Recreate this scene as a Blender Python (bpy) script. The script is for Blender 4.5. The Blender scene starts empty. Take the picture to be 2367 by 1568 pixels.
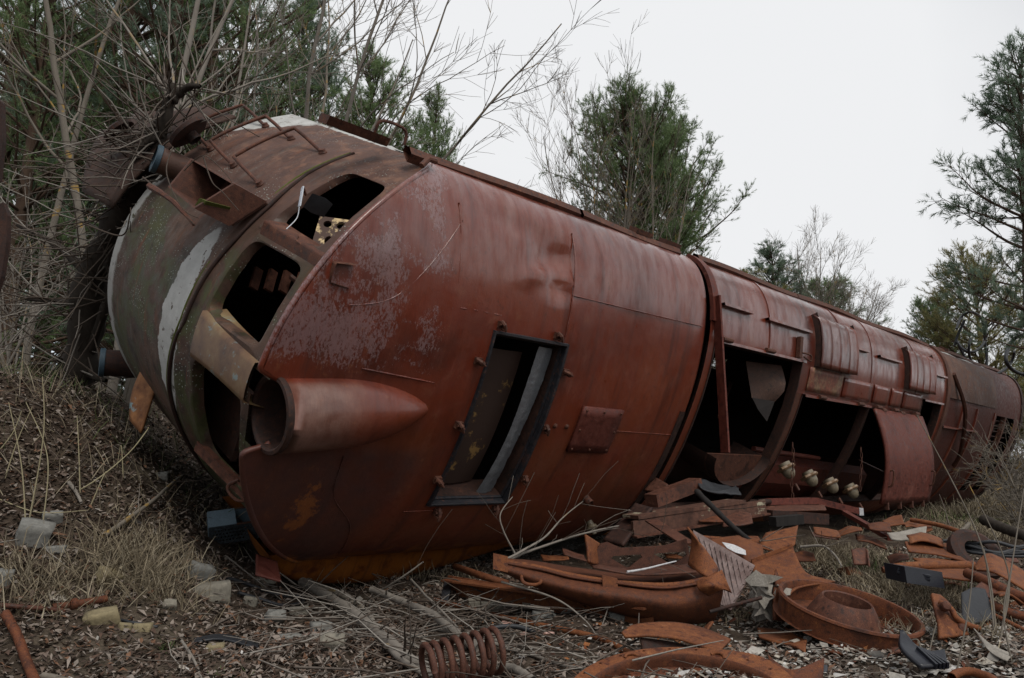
import bpy, math, random
import numpy as np
from mathutils import Matrix, Vector
from mathutils.geometry import tessellate_polygon

C = bpy.context.scene.collection
scene = bpy.context.scene
R = math.radians
rng = np.random.default_rng(7)
random.seed(7)

# ------------------------------------------------------------------ camera, sky, sun
CAM_H = 1.0
FPX, CX, CY = 1808.0, 1183.5, 784.0            # focal length and centre of a 2367 x 1568 picture
PITCH = math.atan((1060 - CY) / FPX)
cam = bpy.data.cameras.new('camera'); cam_o = bpy.data.objects.new('camera', cam); C.objects.link(cam_o)
cam.sensor_width = 36; cam.lens = 36 * FPX / 2367; cam.clip_end = 2000; cam.clip_start = .05
cam_o.location = (0, 0, CAM_H); cam_o.rotation_euler = (R(90) + PITCH, 0, 0)
scene.camera = cam_o

SUN_EL, SUN_AZ = R(54), R(150)                 # azimuth clockwise from +Y (the view): behind the right shoulder
world = bpy.data.worlds.new('World'); scene.world = world; world.use_nodes = True
wt = world.node_tree; wt.nodes.clear()
def wn(t, **k):
    n = wt.nodes.new(t)
    for a, b in k.items(): setattr(n, a, b)
    return n
out = wn('ShaderNodeOutputWorld'); bg = wn('ShaderNodeBackground'); bg.inputs['Strength'].default_value = .1
sky = wn('ShaderNodeTexSky', sky_type='NISHITA', sun_disc=False, sun_elevation=SUN_EL, sun_rotation=SUN_AZ)
tc = wn('ShaderNodeTexCoord'); ns = wn('ShaderNodeTexNoise'); ns.inputs['Scale'].default_value = 1.7; ns.inputs['Detail'].default_value = 5
ns.inputs['Roughness'].default_value = .55
rp = wn('ShaderNodeValToRGB'); rp.color_ramp.elements[0].position = .36; rp.color_ramp.elements[1].position = .47
rp.color_ramp.elements[0].color = (.2, .2, .2, 1); rp.color_ramp.elements[1].color = (1, 1, 1, 1)
ns2 = wn('ShaderNodeTexNoise'); ns2.inputs['Scale'].default_value = 1.3; ns2.inputs['Detail'].default_value = 4
cr = wn('ShaderNodeValToRGB'); cr.color_ramp.elements[0].position = .36; cr.color_ramp.elements[1].position = .62
cr.color_ramp.elements[0].color = (4.5, 4.64, 4.88, 1); cr.color_ramp.elements[1].color = (6.35, 6.42, 6.54, 1)
mx = wn('ShaderNodeMix', data_type='RGBA')
L = wt.links.new
mp = wn('ShaderNodeMapping'); mp.inputs['Location'].default_value = (3.1, .4, .2)
L(tc.outputs['Generated'], mp.inputs[0]); L(mp.outputs[0], ns.inputs['Vector']); L(tc.outputs['Generated'], ns2.inputs['Vector'])
L(ns.outputs[0], rp.inputs[0]); L(ns2.outputs[0], cr.inputs[0])
# the overcast thins out towards the left, where blue shows between the trees
sx = wn('ShaderNodeSeparateXYZ'); L(tc.outputs['Generated'], sx.inputs[0])
mr = wn('ShaderNodeMapRange'); mr.inputs[1].default_value = -.48; mr.inputs[2].default_value = -.16
L(sx.outputs[0], mr.inputs[0])
ma = wn('ShaderNodeMath', operation='MAXIMUM'); L(mr.outputs[0], ma.inputs[0]); L(rp.outputs[0], ma.inputs[1])
L(ma.outputs[0], mx.inputs[0]); L(sky.outputs[0], mx.inputs[6]); L(cr.outputs[0], mx.inputs[7])
L(mx.outputs[2], bg.inputs[0]); L(bg.outputs[0], out.inputs[0])

sun = bpy.data.lights.new('sun', 'SUN'); sun.energy = 1.5; sun.angle = R(28); sun.color = (1, .95, .88)
sun_o = bpy.data.objects.new('sun', sun); C.objects.link(sun_o)
sd = Vector((math.sin(SUN_AZ) * math.cos(SUN_EL), math.cos(SUN_AZ) * math.cos(SUN_EL), math.sin(SUN_EL)))
sun_o.rotation_euler = sd.to_track_quat('Z', 'Y').to_euler(); sun_o.location = sd * 30
scene.view_settings.view_transform = 'Standard'; scene.view_settings.look = 'None'
scene.view_settings.exposure = 0.44; scene.view_settings.gamma = 1; scene.view_settings.use_curve_mapping = False

# ------------------------------------------------------------------ pixel -> place helpers (2367 x 1568 picture)
_c, _s = math.cos(PITCH), math.sin(PITCH)
def ray(px, py):
    a, b = (px - CX) / FPX, (CY - py) / FPX
    return np.array([a, _c - b * _s, _s + b * _c])
def pt(px, py, Y):
    d = ray(px, py); return np.array([0, 0, CAM_H]) + d * (Y / d[1])
def sst(a, b, x):
    t = np.clip((x - a) / (b - a), 0, 1); return t * t * (3 - 2 * t)
def ground(x, y):
    x = np.asarray(x, float); y = np.asarray(y, float)
    q = -.72 * x + .69 * y; p = .69 * x + .72 * y
    q0 = 3.5 + 1.9 * sst(1.6, 3.9, p)
    m = 1.66 * sst(q0, q0 + 3.9, q) * (1 - .9 * sst(4, 11, p))
    m = m + .06 * np.exp(-((q - 5.02 - .05 * np.sin(3 * p)) / .13) ** 2) * sst(3.0, 3.6, p) * (1 - sst(6.5, 8.5, p)) * (1 + .5 * np.sin(7 * p))
    n = .022 * np.sin(3.1 * x + 1.3 * y) + .02 * np.sin(-2.3 * x + 4.1 * y + 1) + .014 * np.sin(7.3 * x + 2) * np.sin(6.1 * y) + .07 * np.sin(.9 * x + .5) * np.sin(.8 * y + 1.2) * sst(5, 9, y)
    return m + n
def at(px, py, h=0.0):
    d = ray(px, py); ts = np.linspace(1.5, 40, 8000)
    P = np.array([0, 0, CAM_H])[None] + d[None] * ts[:, None]
    k = np.argmax(P[:, 2] <= ground(P[:, 0], P[:, 1]) + h)
    return P[k]

# ------------------------------------------------------------------ mesh builder
class MB:
    def __init__(s): s.v = []; s.f = []; s.n = 0; s.mi = []; s.cm = 0
    def add(s, V, F):
        V = np.asarray(V, float).reshape(-1, 3)
        for f in F: s.f.append([i + s.n for i in f]); s.mi.append(s.cm)
        s.v.append(V); s.n += len(V); return s
    def grid(s, P, closeu=False, closev=False, skip=None):
        nu, nv = P.shape[:2]; F = []
        for i in range(nu - (0 if closeu else 1)):
            for j in range(nv - (0 if closev else 1)):
                if skip is not None and skip[i, j]: continue
                i2, j2 = (i + 1) % nu, (j + 1) % nv
                F.append((i * nv + j, i2 * nv + j, i2 * nv + j2, i * nv + j2))
        return s.add(P.reshape(-1, 3), F)
    def tube(s, pts, r, n=8, caps=True, closed=False):
        P = np.asarray(pts, float); m = len(P); r = np.broadcast_to(np.asarray(r, float), (m,))
        if closed: T = np.roll(P, -1, 0) - np.roll(P, 1, 0)
        else: T = np.gradient(P, axis=0)
        T /= np.linalg.norm(T, axis=1, keepdims=True) + 1e-12
        a = np.array([0, 0, 1.]) if abs(T[0][2]) < .9 else np.array([1., 0, 0])
        N = np.zeros_like(P); N[0] = a - T[0] * (a @ T[0]); N[0] /= np.linalg.norm(N[0])
        for i in range(1, m):
            v = N[i - 1] - T[i] * (N[i - 1] @ T[i]); N[i] = v / (np.linalg.norm(v) + 1e-12)
        B = np.cross(T, N); th = np.arange(n) * 2 * math.pi / n
        G = P[:, None] + r[:, None, None] * (np.cos(th)[None, :, None] * N[:, None] + np.sin(th)[None, :, None] * B[:, None])
        b = s.n; s.grid(G, closeu=closed, closev=True)
        if caps and not closed:
            s.f.append([b + k for k in range(n)][::-1]); s.mi.append(s.cm)
            s.f.append([b + (m - 1) * n + k for k in range(n)]); s.mi.append(s.cm)
        return s
    def box(s, o, X, Y, Z):                     # corner-free: centre o, half axes X, Y, Z
        o, X, Y, Z = map(lambda q: np.asarray(q, float), (o, X, Y, Z)); V = []
        for z in (-1, 1):
            for y in (-1, 1):
                for x in (-1, 1): V.append(o + x * X + y * Y + z * Z)
        return s.add(V, [(0, 2, 3, 1), (4, 5, 7, 6), (0, 1, 5, 4), (2, 6, 7, 3), (0, 4, 6, 2), (1, 3, 7, 5)])
    def beam(s, a, b, w, h, up=(0, 0, 1), ext=0):
        a, b = np.asarray(a, float), np.asarray(b, float); d = b - a; l = np.linalg.norm(d); d /= l
        y = np.cross(np.asarray(up, float), d); y /= np.linalg.norm(y); z = np.cross(d, y)
        return s.box((a + b) / 2, d * (l / 2 + ext), y * w / 2, z * h / 2)
    def lathe(s, o, axis, prof, n=32, a0=0, a1=2 * math.pi):
        o, ax_ = np.asarray(o, float), np.asarray(axis, float); ax_ = ax_ / np.linalg.norm(ax_)
        t = np.array([0, 0, 1.]) if abs(ax_[2]) < .9 else np.array([1., 0, 0])
        x = np.cross(t, ax_); x /= np.linalg.norm(x); y = np.cross(ax_, x)
        full = abs(a1 - a0 - 2 * math.pi) < 1e-6
        th = a0 + (a1 - a0) * np.arange(n) / (n if full else n - 1)
        G = np.array([[o + ax_ * h + r_ * (math.cos(t_) * x + math.sin(t_) * y) for t_ in th] for r_, h in prof])
        return s.grid(G, closev=full)
    def poly(s, loops, thick, nrm=None):        # flat plate with holes, given thickness
        L0 = [np.asarray(l, float) for l in loops]
        if nrm is None:
            c = L0[0].mean(0); nrm = sum(np.cross(L0[0][i] - c, L0[0][(i + 1) % len(L0[0])] - c) for i in range(len(L0[0])))
        nrm = nrm / np.linalg.norm(nrm)
        tris = tessellate_polygon([[Vector(p) for p in l] for l in L0])
        A = np.concatenate(L0); k = len(A)
        V = np.concatenate([A + nrm * thick / 2, A - nrm * thick / 2])
        F = [tuple(t) for t in tris] + [tuple(i + k for i in t[::-1]) for t in tris]
        b = 0
        for l in L0:
            m = len(l)
            for i in range(m): F.append((b + i, b + (i + 1) % m, k + b + (i + 1) % m, k + b + i))
            b += m
        return s.add(V, F)
    def build(s, name, mat, parent=None, smooth=True, local=False, origin=None, mods=None):
        V = np.concatenate(s.v) if s.v else np.zeros((0, 3))
        ob_loc = (0, 0, 0)
        if parent is None:
            o = np.asarray(origin if origin is not None else [(V[:, 0].min() + V[:, 0].max()) / 2, (V[:, 1].min() + V[:, 1].max()) / 2, V[:, 2].min()], float)
            V = V - o; ob_loc = o
        elif not local:
            V = V - np.array(ROOTLOC[parent.name])
        me = bpy.data.meshes.new(name)
        me.from_pydata(V.tolist(), [], s.f)
        mats = mat if isinstance(mat, (list, tuple)) else [mat]
        for m in mats: me.materials.append(m)
        if len(mats) > 1: me.polygons.foreach_set('material_index', s.mi)
        if smooth:
            me.polygons.foreach_set('use_smooth', np.ones(len(me.polygons), bool))
            if smooth is True:
                try: me.set_sharp_from_angle(angle=R(38))
                except Exception: pass
        me.validate(); me.update()
        ob = bpy.data.objects.new(name, me); C.objects.link(ob); ob.location = ob_loc
        if parent is not None: ob.parent = parent
        return ob
ROOTLOC = {}
def tag(o, label, cat, group=None):
    o['label'] = label; o['category'] = cat
    if group: o['group'] = group
    return o
def kind(o, k): o['kind'] = k; return o
def thing(name, label, cat, loc, group=None):
    o = bpy.data.objects.new(name, None); C.objects.link(o); o.location = loc; o.empty_display_size = .1
    ROOTLOC[o.name] = tuple(loc); return tag(o, label, cat, group)
def solid(o, t, offset=0):
    m = o.modifiers.new('thickness', 'SOLIDIFY'); m.thickness = t; m.offset = offset; return o
def resample(rows, nu, nv):
    """rows: list of equally long point lists -> smooth grid (Catmull-Rom)"""
    G = np.array(rows, float)
    def cr1(A, n):
        m = len(A); t = np.linspace(0, m - 1, n); i = np.clip(t.astype(int), 0, m - 2); f = (t - i).reshape((-1,) + (1,) * (A.ndim - 1))
        p0 = A[np.maximum(i - 1, 0)]; p1 = A[i]; p2 = A[i + 1]; p3 = A[np.minimum(i + 2, m - 1)]
        return .5 * (2 * p1 + (p2 - p0) * f + (2 * p0 - 5 * p1 + 4 * p2 - p3) * f ** 2 + (3 * p1 - p0 - 3 * p2 + p3) * f ** 3)
    G = cr1(G, nu); G = np.swapaxes(cr1(np.swapaxes(G, 0, 1), nv), 0, 1); return G
def curve(pts, n):
    return resample([pts, pts], 2, n)[0]
def vn(P, f, seed=0, oct=3):
    """cheap smooth value noise by sums of sines, about -1..1"""
    P = np.asarray(P, float); g = np.random.default_rng(seed); o = 0; a = 1; tot = 0
    for k in range(oct):
        for _ in range(3):
            d = g.normal(size=3); d /= np.linalg.norm(d); o = o + a * np.sin(P @ d * f * 2 ** k * 2.1 + g.uniform(0, 6.28)); tot += a * .7
        a *= .5
    return o / tot

# ------------------------------------------------------------------ materials
class NT:
    def __init__(s, name):
        s.mt = bpy.data.materials.new(name); s.mt.use_nodes = True; s.t = s.mt.node_tree; s.t.nodes.clear()
        s.out = s.n('ShaderNodeOutputMaterial'); s.b = s.n('ShaderNodeBsdfPrincipled'); s.l(s.b.outputs[0], s.out.inputs[0])
        s.co = s.n('ShaderNodeTexCoord').outputs['Object']
    def n(s, t, **k):
        x = s.t.nodes.new(t)
        for a, b in k.items(): setattr(x, a, b)
        return x
    def l(s, a, b): s.t.links.new(a, b)
    def put(s, sock, v):
        if hasattr(v, 'is_linked') or hasattr(v, 'links'): s.l(v, sock)
        elif isinstance(v, (tuple, list)): sock.default_value = tuple(v) + ((1,) if len(v) == 3 and len(sock.default_value) == 4 else ())
        else: sock.default_value = v
    def map(s, scale=(1, 1, 1), loc=(0, 0, 0), rot=(0, 0, 0), vec=None):
        m = s.n('ShaderNodeMapping'); m.inputs['Scale'].default_value = scale; m.inputs['Location'].default_value = loc; m.inputs['Rotation'].default_value = rot
        s.l(vec or s.co, m.inputs[0]); return m.outputs[0]
    def noise(s, scale, detail=4, rough=.55, vec=None, dist=0):
        x = s.n('ShaderNodeTexNoise'); x.inputs['Scale'].default_value = scale; x.inputs['Detail'].default_value = detail
        x.inputs['Roughness'].default_value = rough; x.inputs['Distortion'].default_value = dist; s.l(vec or s.co, x.inputs['Vector']); return x.outputs[0]
    def voro(s, scale, vec=None, feature='F1', out='Distance'):
        x = s.n('ShaderNodeTexVoronoi', feature=feature); x.inputs['Scale'].default_value = scale; s.l(vec or s.co, x.inputs['Vector']); return x.outputs[out]
    def ramp(s, f, stops, interp='LINEAR'):
        r = s.n('ShaderNodeValToRGB'); e = r.color_ramp.elements; r.color_ramp.interpolation = interp
        while len(e) < len(stops): e.new(.5)
        for k, (p, c) in enumerate(stops):
            e[k].position = p; e[k].color = (c, c, c, 1) if not isinstance(c, tuple) else c + (1,)
        s.put(r.inputs[0], f); return r.outputs[0]
    def step(s, f, a, b):
        r = s.n('ShaderNodeMapRange'); r.interpolation_type = 'SMOOTHSTEP'; s.put(r.inputs[0], f); s.put(r.inputs[1], a); s.put(r.inputs[2], b); return r.outputs[0]
    def mix(s, f, a, b):
        x = s.n('ShaderNodeMix', data_type='RGBA'); s.put(x.inputs[0], f); s.put(x.inputs[6], a); s.put(x.inputs[7], b); return x.outputs[2]
    def mul(s, c, f):
        x = s.n('ShaderNodeMix', data_type='RGBA', blend_type='MULTIPLY'); x.inputs[0].default_value = 1; s.put(x.inputs[6], c); s.put(x.inputs[7], f); return x.outputs[2]
    def m(s, op, a, b=0.0, c=None):
        x = s.n('ShaderNodeMath', operation=op); s.put(x.inputs[0], a); s.put(x.inputs[1], b)
        if c is not None: s.put(x.inputs[2], c)
        return x.outputs[0]
    def xyz(s):
        x = s.n('ShaderNodeSeparateXYZ'); s.l(s.co, x.inputs[0]); return x.outputs
    def island(s): return s.n('ShaderNodeNewGeometry').outputs['Random Per Island']
    def objrand(s): return s.n('ShaderNodeObjectInfo').outputs['Random']
    def fin(s, col, rough=.7, bump=None, bs=.3, bd=.01, metal=0.0, spec=.5):
        s.put(s.b.inputs['Base Color'], col); s.put(s.b.inputs['Roughness'], rough); s.b.inputs['Metallic'].default_value = metal
        s.put(s.b.inputs['Specular IOR Level'], spec)
        if bump is not None:
            x = s.n('ShaderNodeBump'); x.inputs['Strength'].default_value = bs; x.inputs['Distance'].default_value = bd
            s.l(bump, x.inputs['Height']); s.l(x.outputs[0], s.b.inputs['Normal'])
        return s.mt

def rust(name, dark, mid, light, sc=4.0, rough=(.6, .9), speck=.35, bs=.35, spec=.3):
    t = NT(name)
    off = t.n('ShaderNodeVectorMath', operation='ADD'); t.l(t.co, off.inputs[0])
    cmb = t.n('ShaderNodeCombineXYZ'); orr = t.objrand(); o2 = t.m('MULTIPLY', orr, 37.0)
    for k in range(3): t.l(o2, cmb.inputs[k])
    t.l(cmb.outputs[0], off.inputs[1]); t.co = off.outputs[0]
    a = t.noise(sc, 6, .62, dist=.4); b = t.noise(sc * 7, 5, .65); c = t.noise(sc * 45, 2, .5)
    col = t.ramp(a, [(.3, dark), (.47, mid), (.6, mid), (.75, light)])
    col = t.mix(t.step(b, .55, .72), col, light)
    col = t.mix(t.step(b, .5, .33), col, dark)
    col = t.mix(t.m('MULTIPLY', t.step(orr, .35, 1.0), .6), col, t.mix(b, dark, mid))
    sp = t.ramp(c, [(.32, 1 - speck), (.6, 1 + speck * .35)])
    col = t.mul(col, sp)
    h = t.m('ADD', t.m('MULTIPLY', b, .8), t.m('MULTIPLY', c, .35))
    return t.fin(col, t.ramp(b, [(.3, rough[0]), (.7, rough[1])]), h, bs, .006, spec=spec)

def flat(name, c1, c2, sc=8, rough=.7, bs=.2, spec=.4, metal=0.0):
    t = NT(name); a = t.noise(sc, 6, .6); b = t.noise(sc * 9, 3, .6)
    return t.fin(t.mul(t.mix(a, c1, c2), t.ramp(b, [(.3, .75), (.7, 1.15)])), rough, b, bs, .004, spec=spec, metal=metal)

M = {}
M['rust_orange'] = rust('rust_orange', (.065, .018, .008), (.165, .055, .019), (.25, .10, .038), 3.5)
M['rust_deep'] = rust('rust_deep', (.038, .014, .008), (.115, .036, .015), (.19, .068, .024), 4)
M['rust_brown'] = rust('rust_brown', (.035, .016, .011), (.095, .036, .022), (.17, .075, .045), 4, rough=(.5, .85))
M['rust_dark'] = rust('rust_dark', (.012, .008, .007), (.04, .018, .013), (.085, .035, .02), 5)
M['rust_red'] = rust('rust_red', (.05, .013, .0095), (.115, .029, .019), (.17, .058, .04), 3, rough=(.4, .75))
M['black_rubber'] = flat('black_rubber', (.012, .013, .016), (.03, .032, .036), 6, .5)
M['black_paint'] = flat('black_paint', (.008, .009, .013), (.022, .024, .032), 10, .32)
M['plate_brown'] = rust('plate_brown', (.03, .018, .013), (.07, .038, .028), (.115, .07, .05), 3)
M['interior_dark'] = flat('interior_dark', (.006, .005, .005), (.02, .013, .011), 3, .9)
M['glass_dark'] = flat('dark_glass', (.01, .014, .02), (.03, .035, .05), 2, .12)

def hull_mat():
    t = NT('hull_rust_paint'); S, V, U_ = t.xyz()[0], t.xyz()[1], t.xyz()[2]
    big = t.noise(.9, 6, .6, dist=.3)
    st = t.noise(1.0, 5, .6, vec=t.map((9, .55, .55)))            # streaks that run down the curve of the roof
    st2 = t.noise(1.0, 4, .65, vec=t.map((38, 1.3, 1.3)))
    med = t.noise(7, 6, .62); fine = t.noise(90, 3, .55); grain = t.noise(1.0, 3, .6, vec=t.map((150, 16, 16)))
    col = t.ramp(big, [(.30, (.048, .0085, .0042)), (.5, (.132, .0205, .0075)), (.72, (.165, .034, .0125))])
    lo = t.m('MULTIPLY', t.step(V, .35, -.5), t.ramp(t.noise(2.2, 5, .6, vec=t.map(loc=(5, 5, 5))), [(.35, .2), (.6, .85)]))
    col = t.mix(lo, col, (.125, .032, .0105))
    col = t.mix(t.m('MULTIPLY', t.step(st, .54, .76), .36), col, (.165, .048, .028))
    col = t.mix(t.m('MULTIPLY', t.step(st, .46, .3), .6), col, (.045, .012, .008))
    col = t.mix(t.m('MULTIPLY', t.step(st2, .58, .85), .09), col, (.19, .075, .05))
    col = t.mix(t.m('MULTIPLY', t.step(med, .58, .75), .4), col, (.19, .06, .024))
    # greyer, paler streaks towards the upper shoulder
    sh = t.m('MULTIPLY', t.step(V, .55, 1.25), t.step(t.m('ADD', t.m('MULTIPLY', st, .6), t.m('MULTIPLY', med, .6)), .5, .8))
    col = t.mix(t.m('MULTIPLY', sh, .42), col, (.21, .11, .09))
    # flaking lacquer on the cab roof front, its pale lilac sky sheen painted in
    fl = t.noise(1.0, 8, .8, vec=t.map((60, 34, 34), rot=(0, 0, .9)), dist=.2)
    flr = t.noise(2.6, 4, .6, vec=t.map(loc=(4, 1, 2)))
    zone = t.m('MULTIPLY', t.step(S, -.28, -.62), t.step(V, .02, .3))
    zone = t.m('MULTIPLY', zone, t.ramp(flr, [(.38, 0.0), (.5, .8), (.6, 1.0)]))
    flake = t.step(t.m('ADD', fl, t.m('MULTIPLY', t.m('SUBTRACT', zone, 1.0), .3)), .43, .47)
    col = t.mix(t.m('MULTIPLY', flake, .55), col, (.24, .16, .165))
    # duller paint plus painted-in shade under the lamp pod, and chalky lamp pod front
    dull_shade = t.m('MULTIPLY', t.m('MULTIPLY', t.step(V, -.28, -.42), t.step(t.m('ADD', S, t.m('MULTIPLY', V, -.35)), .05, -.25)), t.ramp(med, [(.3, .55), (.7, .9)]))
    col = t.mix(dull_shade, col, (.048, .018, .015))
    pf = t.m('MULTIPLY', t.step(S, -.85, -1.3), t.step(U_, .70, .76))
    col = t.mix(t.m('MULTIPLY', pf, .75), col, t.ramp(med, [(.35, (.12, .055, .04)), (.65, (.2, .12, .095))]))
    # orange rust along the crushed lower lip
    lip = t.m('MULTIPLY', t.step(t.m('ADD', V, t.m('MULTIPLY', t.m('SUBTRACT', med, .5), .5)), -1.27, -1.42), t.step(t.m('ADD', med, t.m('MULTIPLY', big, .6)), .52, .78))
    col = t.mix(t.m('MULTIPLY', lip, .85), col, (.36, .115, .014))
    col = t.mix(t.m('MULTIPLY', t.m('MULTIPLY', t.step(V, -1.1, -1.45), t.step(st, .5, .65)), .5), col, (.05, .016, .012))
    # one orange rust bloom under the lamp
    d2 = t.m('ADD', t.m('POWER', t.m('DIVIDE', t.m('ADD', S, 1.02), .09), 2.0), t.m('POWER', t.m('DIVIDE', t.m('ADD', V, .82), .2), 2.0))
    bl = t.step(t.m('ADD', d2, t.m('MULTIPLY', t.m('SUBTRACT', t.noise(9, 7, .75), .5), 9.0)), 1.1, .3)
    col = t.mix(t.m('MULTIPLY', bl, .6), col, (.26, .08, .014))
    # rust scale: pits and crusts, dark runs below seams
    sc_ = t.noise(17, 7, .78); pt_ = t.voro(34)
    col = t.mix(t.m('MULTIPLY', t.m('MULTIPLY', t.step(sc_, .56, .66), t.step(big, .42, .62)), .55), col, (.05, .016, .009))
    col = t.mix(t.m('MULTIPLY', t.m('MULTIPLY', t.step(sc_, .44, .34), t.step(st, .42, .6)), .4), col, (.2, .07, .03))
    run = t.noise(1.0, 4, .7, vec=t.map((20, .35, .35), loc=(2, 9, 0)))
    col = t.mix(t.m('MULTIPLY', t.step(run, .6, .74), .5), col, (.055, .017, .011))
    col = t.mul(col, t.ramp(grain, [(.3, .86), (.7, 1.1)]))
    ro = t.m('SUBTRACT', t.m('ADD', t.ramp(med, [(.3, .27), (.7, .55)]), t.m('MULTIPLY', t.step(V, .2, -.6), .12)), t.m('MULTIPLY', flake, .1))
    h = t.m('ADD', t.m('MULTIPLY', med, .35), t.m('ADD', t.m('MULTIPLY', fine, .16), t.m('ADD', t.m('MULTIPLY', flake, .3), t.m('MULTIPLY', st2, .1))))
    wet = t.m('MULTIPLY', t.step(V, -.3, .4), t.ramp(t.noise(3.2, 5, .65, vec=t.map((3, 1, 1), loc=(8, 2, 5))), [(.35, .15), (.6, 1.0)]))
    t.put(t.b.inputs['Coat Weight'], wet); t.b.inputs['Coat Roughness'].default_value = .17
    return t.fin(col, ro, h, .5, .009, spec=.5)
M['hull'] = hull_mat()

def nose_mat():
    t = NT('nose_weathered_paint'); S, V, U_ = t.xyz()[0], t.xyz()[1], t.xyz()[2]
    big = t.noise(1.6, 6, .65, dist=.5); med = t.noise(9, 6, .65); fine = t.noise(70, 3, .6)
    st = t.noise(1.0, 5, .62, vec=t.map((3, 2.2, 16)))
    col = t.ramp(big, [(.3, (.022, .013, .009)), (.5, (.055, .030, .021)), (.68, (.10, .055, .036))])
    col = t.mix(t.m('MULTIPLY', t.step(V, .5, 1.15), .75), col, t.ramp(med, [(.3, (.075, .034, .025)), (.7, (.145, .075, .054))]))
    col = t.mix(t.m('MULTIPLY', t.step(st, .55, .7), .5), col, (.11, .10, .085))
    bk = t.noise(3.4, 6, .7, vec=t.map(loc=(1, 6, 3)))
    col = t.mix(t.m('MULTIPLY', t.step(bk, .5, .62), .75), col, t.mix(t.step(V, .3, .9), (.018, .012, .009), (.06, .03, .022)))
    gr = t.m('MULTIPLY', t.step(t.m('ADD', big, t.m('MULTIPLY', t.m('SUBTRACT', med, .5), .4)), .54, .44), t.step(V, .85, .3))
    col = t.mix(t.m('MULTIPLY', gr, .8), col, t.ramp(med, [(.35, (.030, .034, .012)), (.65, (.075, .085, .028))]))
    hl = t.m('MULTIPLY', t.step(V, .95, 1.2), t.step(med, .5, .66))
    col = t.mix(t.m('MULTIPLY', hl, .6), col, (.19, .10, .065))
    col = t.mix(t.m('MULTIPLY', t.step(st, .44, .3), .75), col, (.12, .04, .016))
    # lichen: small pale rings and specks
    li = t.voro(46); lin = t.noise(2.6, 4, .6, vec=t.map(loc=(3, 7, 1)))
    lk = t.m('MULTIPLY', t.step(li, .26, .14), t.step(lin, .5, .62))
    col = t.mix(t.m('MULTIPLY', lk, .75), col, (.34, .37, .33))
    # the white stripe: a lens across the middle, one round the upper corner, one along the buffer beam edge
    jit = t.m('MULTIPLY', t.m('SUBTRACT', med, .5), .16)
    e1 = t.m('ADD', t.m('POWER', t.m('DIVIDE', t.m('ADD', V, .04), .66), 2.0), t.m('POWER', t.m('DIVIDE', t.m('ADD', t.m('ADD', U_, .645), jit), .175), 2.0))
    w1 = t.step(e1, 1.06, .94)
    w2 = t.m('MULTIPLY', t.step(t.m('ADD', t.m('ADD', V, t.m('MULTIPLY', U_, -.55)), jit), 2.29, 2.32), t.step(V, .8, .86))
    w2 = t.m('MAXIMUM', w2, t.step(t.m('ADD', V, t.m('MULTIPLY', jit, .2)), 1.484, 1.489))
    w3 = t.m('MULTIPLY', t.step(t.m('ADD', U_, jit), -1.9, -1.96), t.step(V, .9, .7))
    chips = t.m('MULTIPLY', t.step(t.noise(11, 5, .7), .37, .40), 1.0)
    w = t.m('MULTIPLY', t.m('MAXIMUM', w1, t.m('MAXIMUM', w2, t.m('MULTIPLY', w3, .8))), chips)
    col = t.mix(w, col, t.ramp(med, [(.3, (.30, .30, .285)), (.7, (.45, .45, .435))]))
    h = t.m('ADD', t.m('MULTIPLY', med, .5), t.m('ADD', t.m('MULTIPLY', fine, .25), t.m('ADD', t.m('MULTIPLY', w, .3), t.m('MULTIPLY', lk, .3))))
    return t.fin(col, t.ramp(med, [(.3, .5), (.7, .85)]), h, .6, .01, spec=.35)
M['nose'] = nose_mat()

def ground_mat():
    t = NT('forest_soil'); big = t.noise(.7, 6, .6); med = t.noise(6, 6, .65); fine = t.noise(45, 4, .6)
    col = t.ramp(med, [(.3, (.022, .015, .011)), (.5, (.05, .036, .026)), (.7, (.085, .066, .05))])
    col = t.mix(t.step(big, .5, .68), col, (.10, .082, .06))
    col = t.mul(col, t.ramp(fine, [(.3, .6), (.7, 1.35)]))
    return t.fin(col, .95, t.m('ADD', med, t.m('MULTIPLY', fine, .6)), .8, .03, spec=.15)
M['soil'] = ground_mat()
def islandmat(name, cols, rough=.8, spec=.2, sheen=None):
    t = NT(name); n = len(cols); r = t.island()
    col = t.ramp(r, [(k / max(1, n), c) for k, c in enumerate(cols)], 'CONSTANT')
    col = t.mul(col, t.ramp(t.noise(60, 2), [(.3, .8), (.7, 1.2)]))
    return t.fin(col, rough, spec=spec)
M['litter'] = islandmat('leaf_litter', [(.06, .04, .03), (.14, .105, .085), (.20, .165, .138), (.08, .05, .036), (.24, .20, .17), (.125, .092, .072), (.185, .158, .135), (.06, .042, .033), (.14, .075, .045)])
M['straw'] = islandmat('dry_grass', [(.17, .14, .095), (.24, .20, .14), (.12, .095, .062), (.29, .25, .18), (.20, .165, .11)])
M['chips'] = islandmat('pale_flakes', [(.36, .335, .30), (.25, .235, .21), (.46, .445, .42), (.31, .28, .235), (.2, .185, .165)], .85)
M['twig'] = islandmat('dead_twigs', [(.09, .07, .055), (.16, .14, .12), (.06, .045, .035), (.22, .20, .175), (.11, .09, .075)])
def bark(name, c1, c2, lichen=0.0, sc=14):
    t = NT(name); v = t.map((1, 1, .25)); a = t.noise(sc, 6, .65, vec=v); b = t.noise(sc * .35, 4, .6)
    col = t.mix(a, c1, c2)
    if lichen: col = t.mix(t.m('MULTIPLY', t.step(b, .57, .66), lichen), col, (.36, .21, .02))
    return t.fin(col, .9, a, .6, .01, spec=.2)
M['bark_grey'] = bark('grey_bark', (.08, .068, .052), (.21, .185, .155), .6)
M['bark_pale'] = bark('pale_bark', (.11, .095, .08), (.30, .27, .235), .3)
M['bark_dark'] = bark('dark_bark', (.008, .007, .006), (.06, .048, .038), 0, 30)
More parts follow.
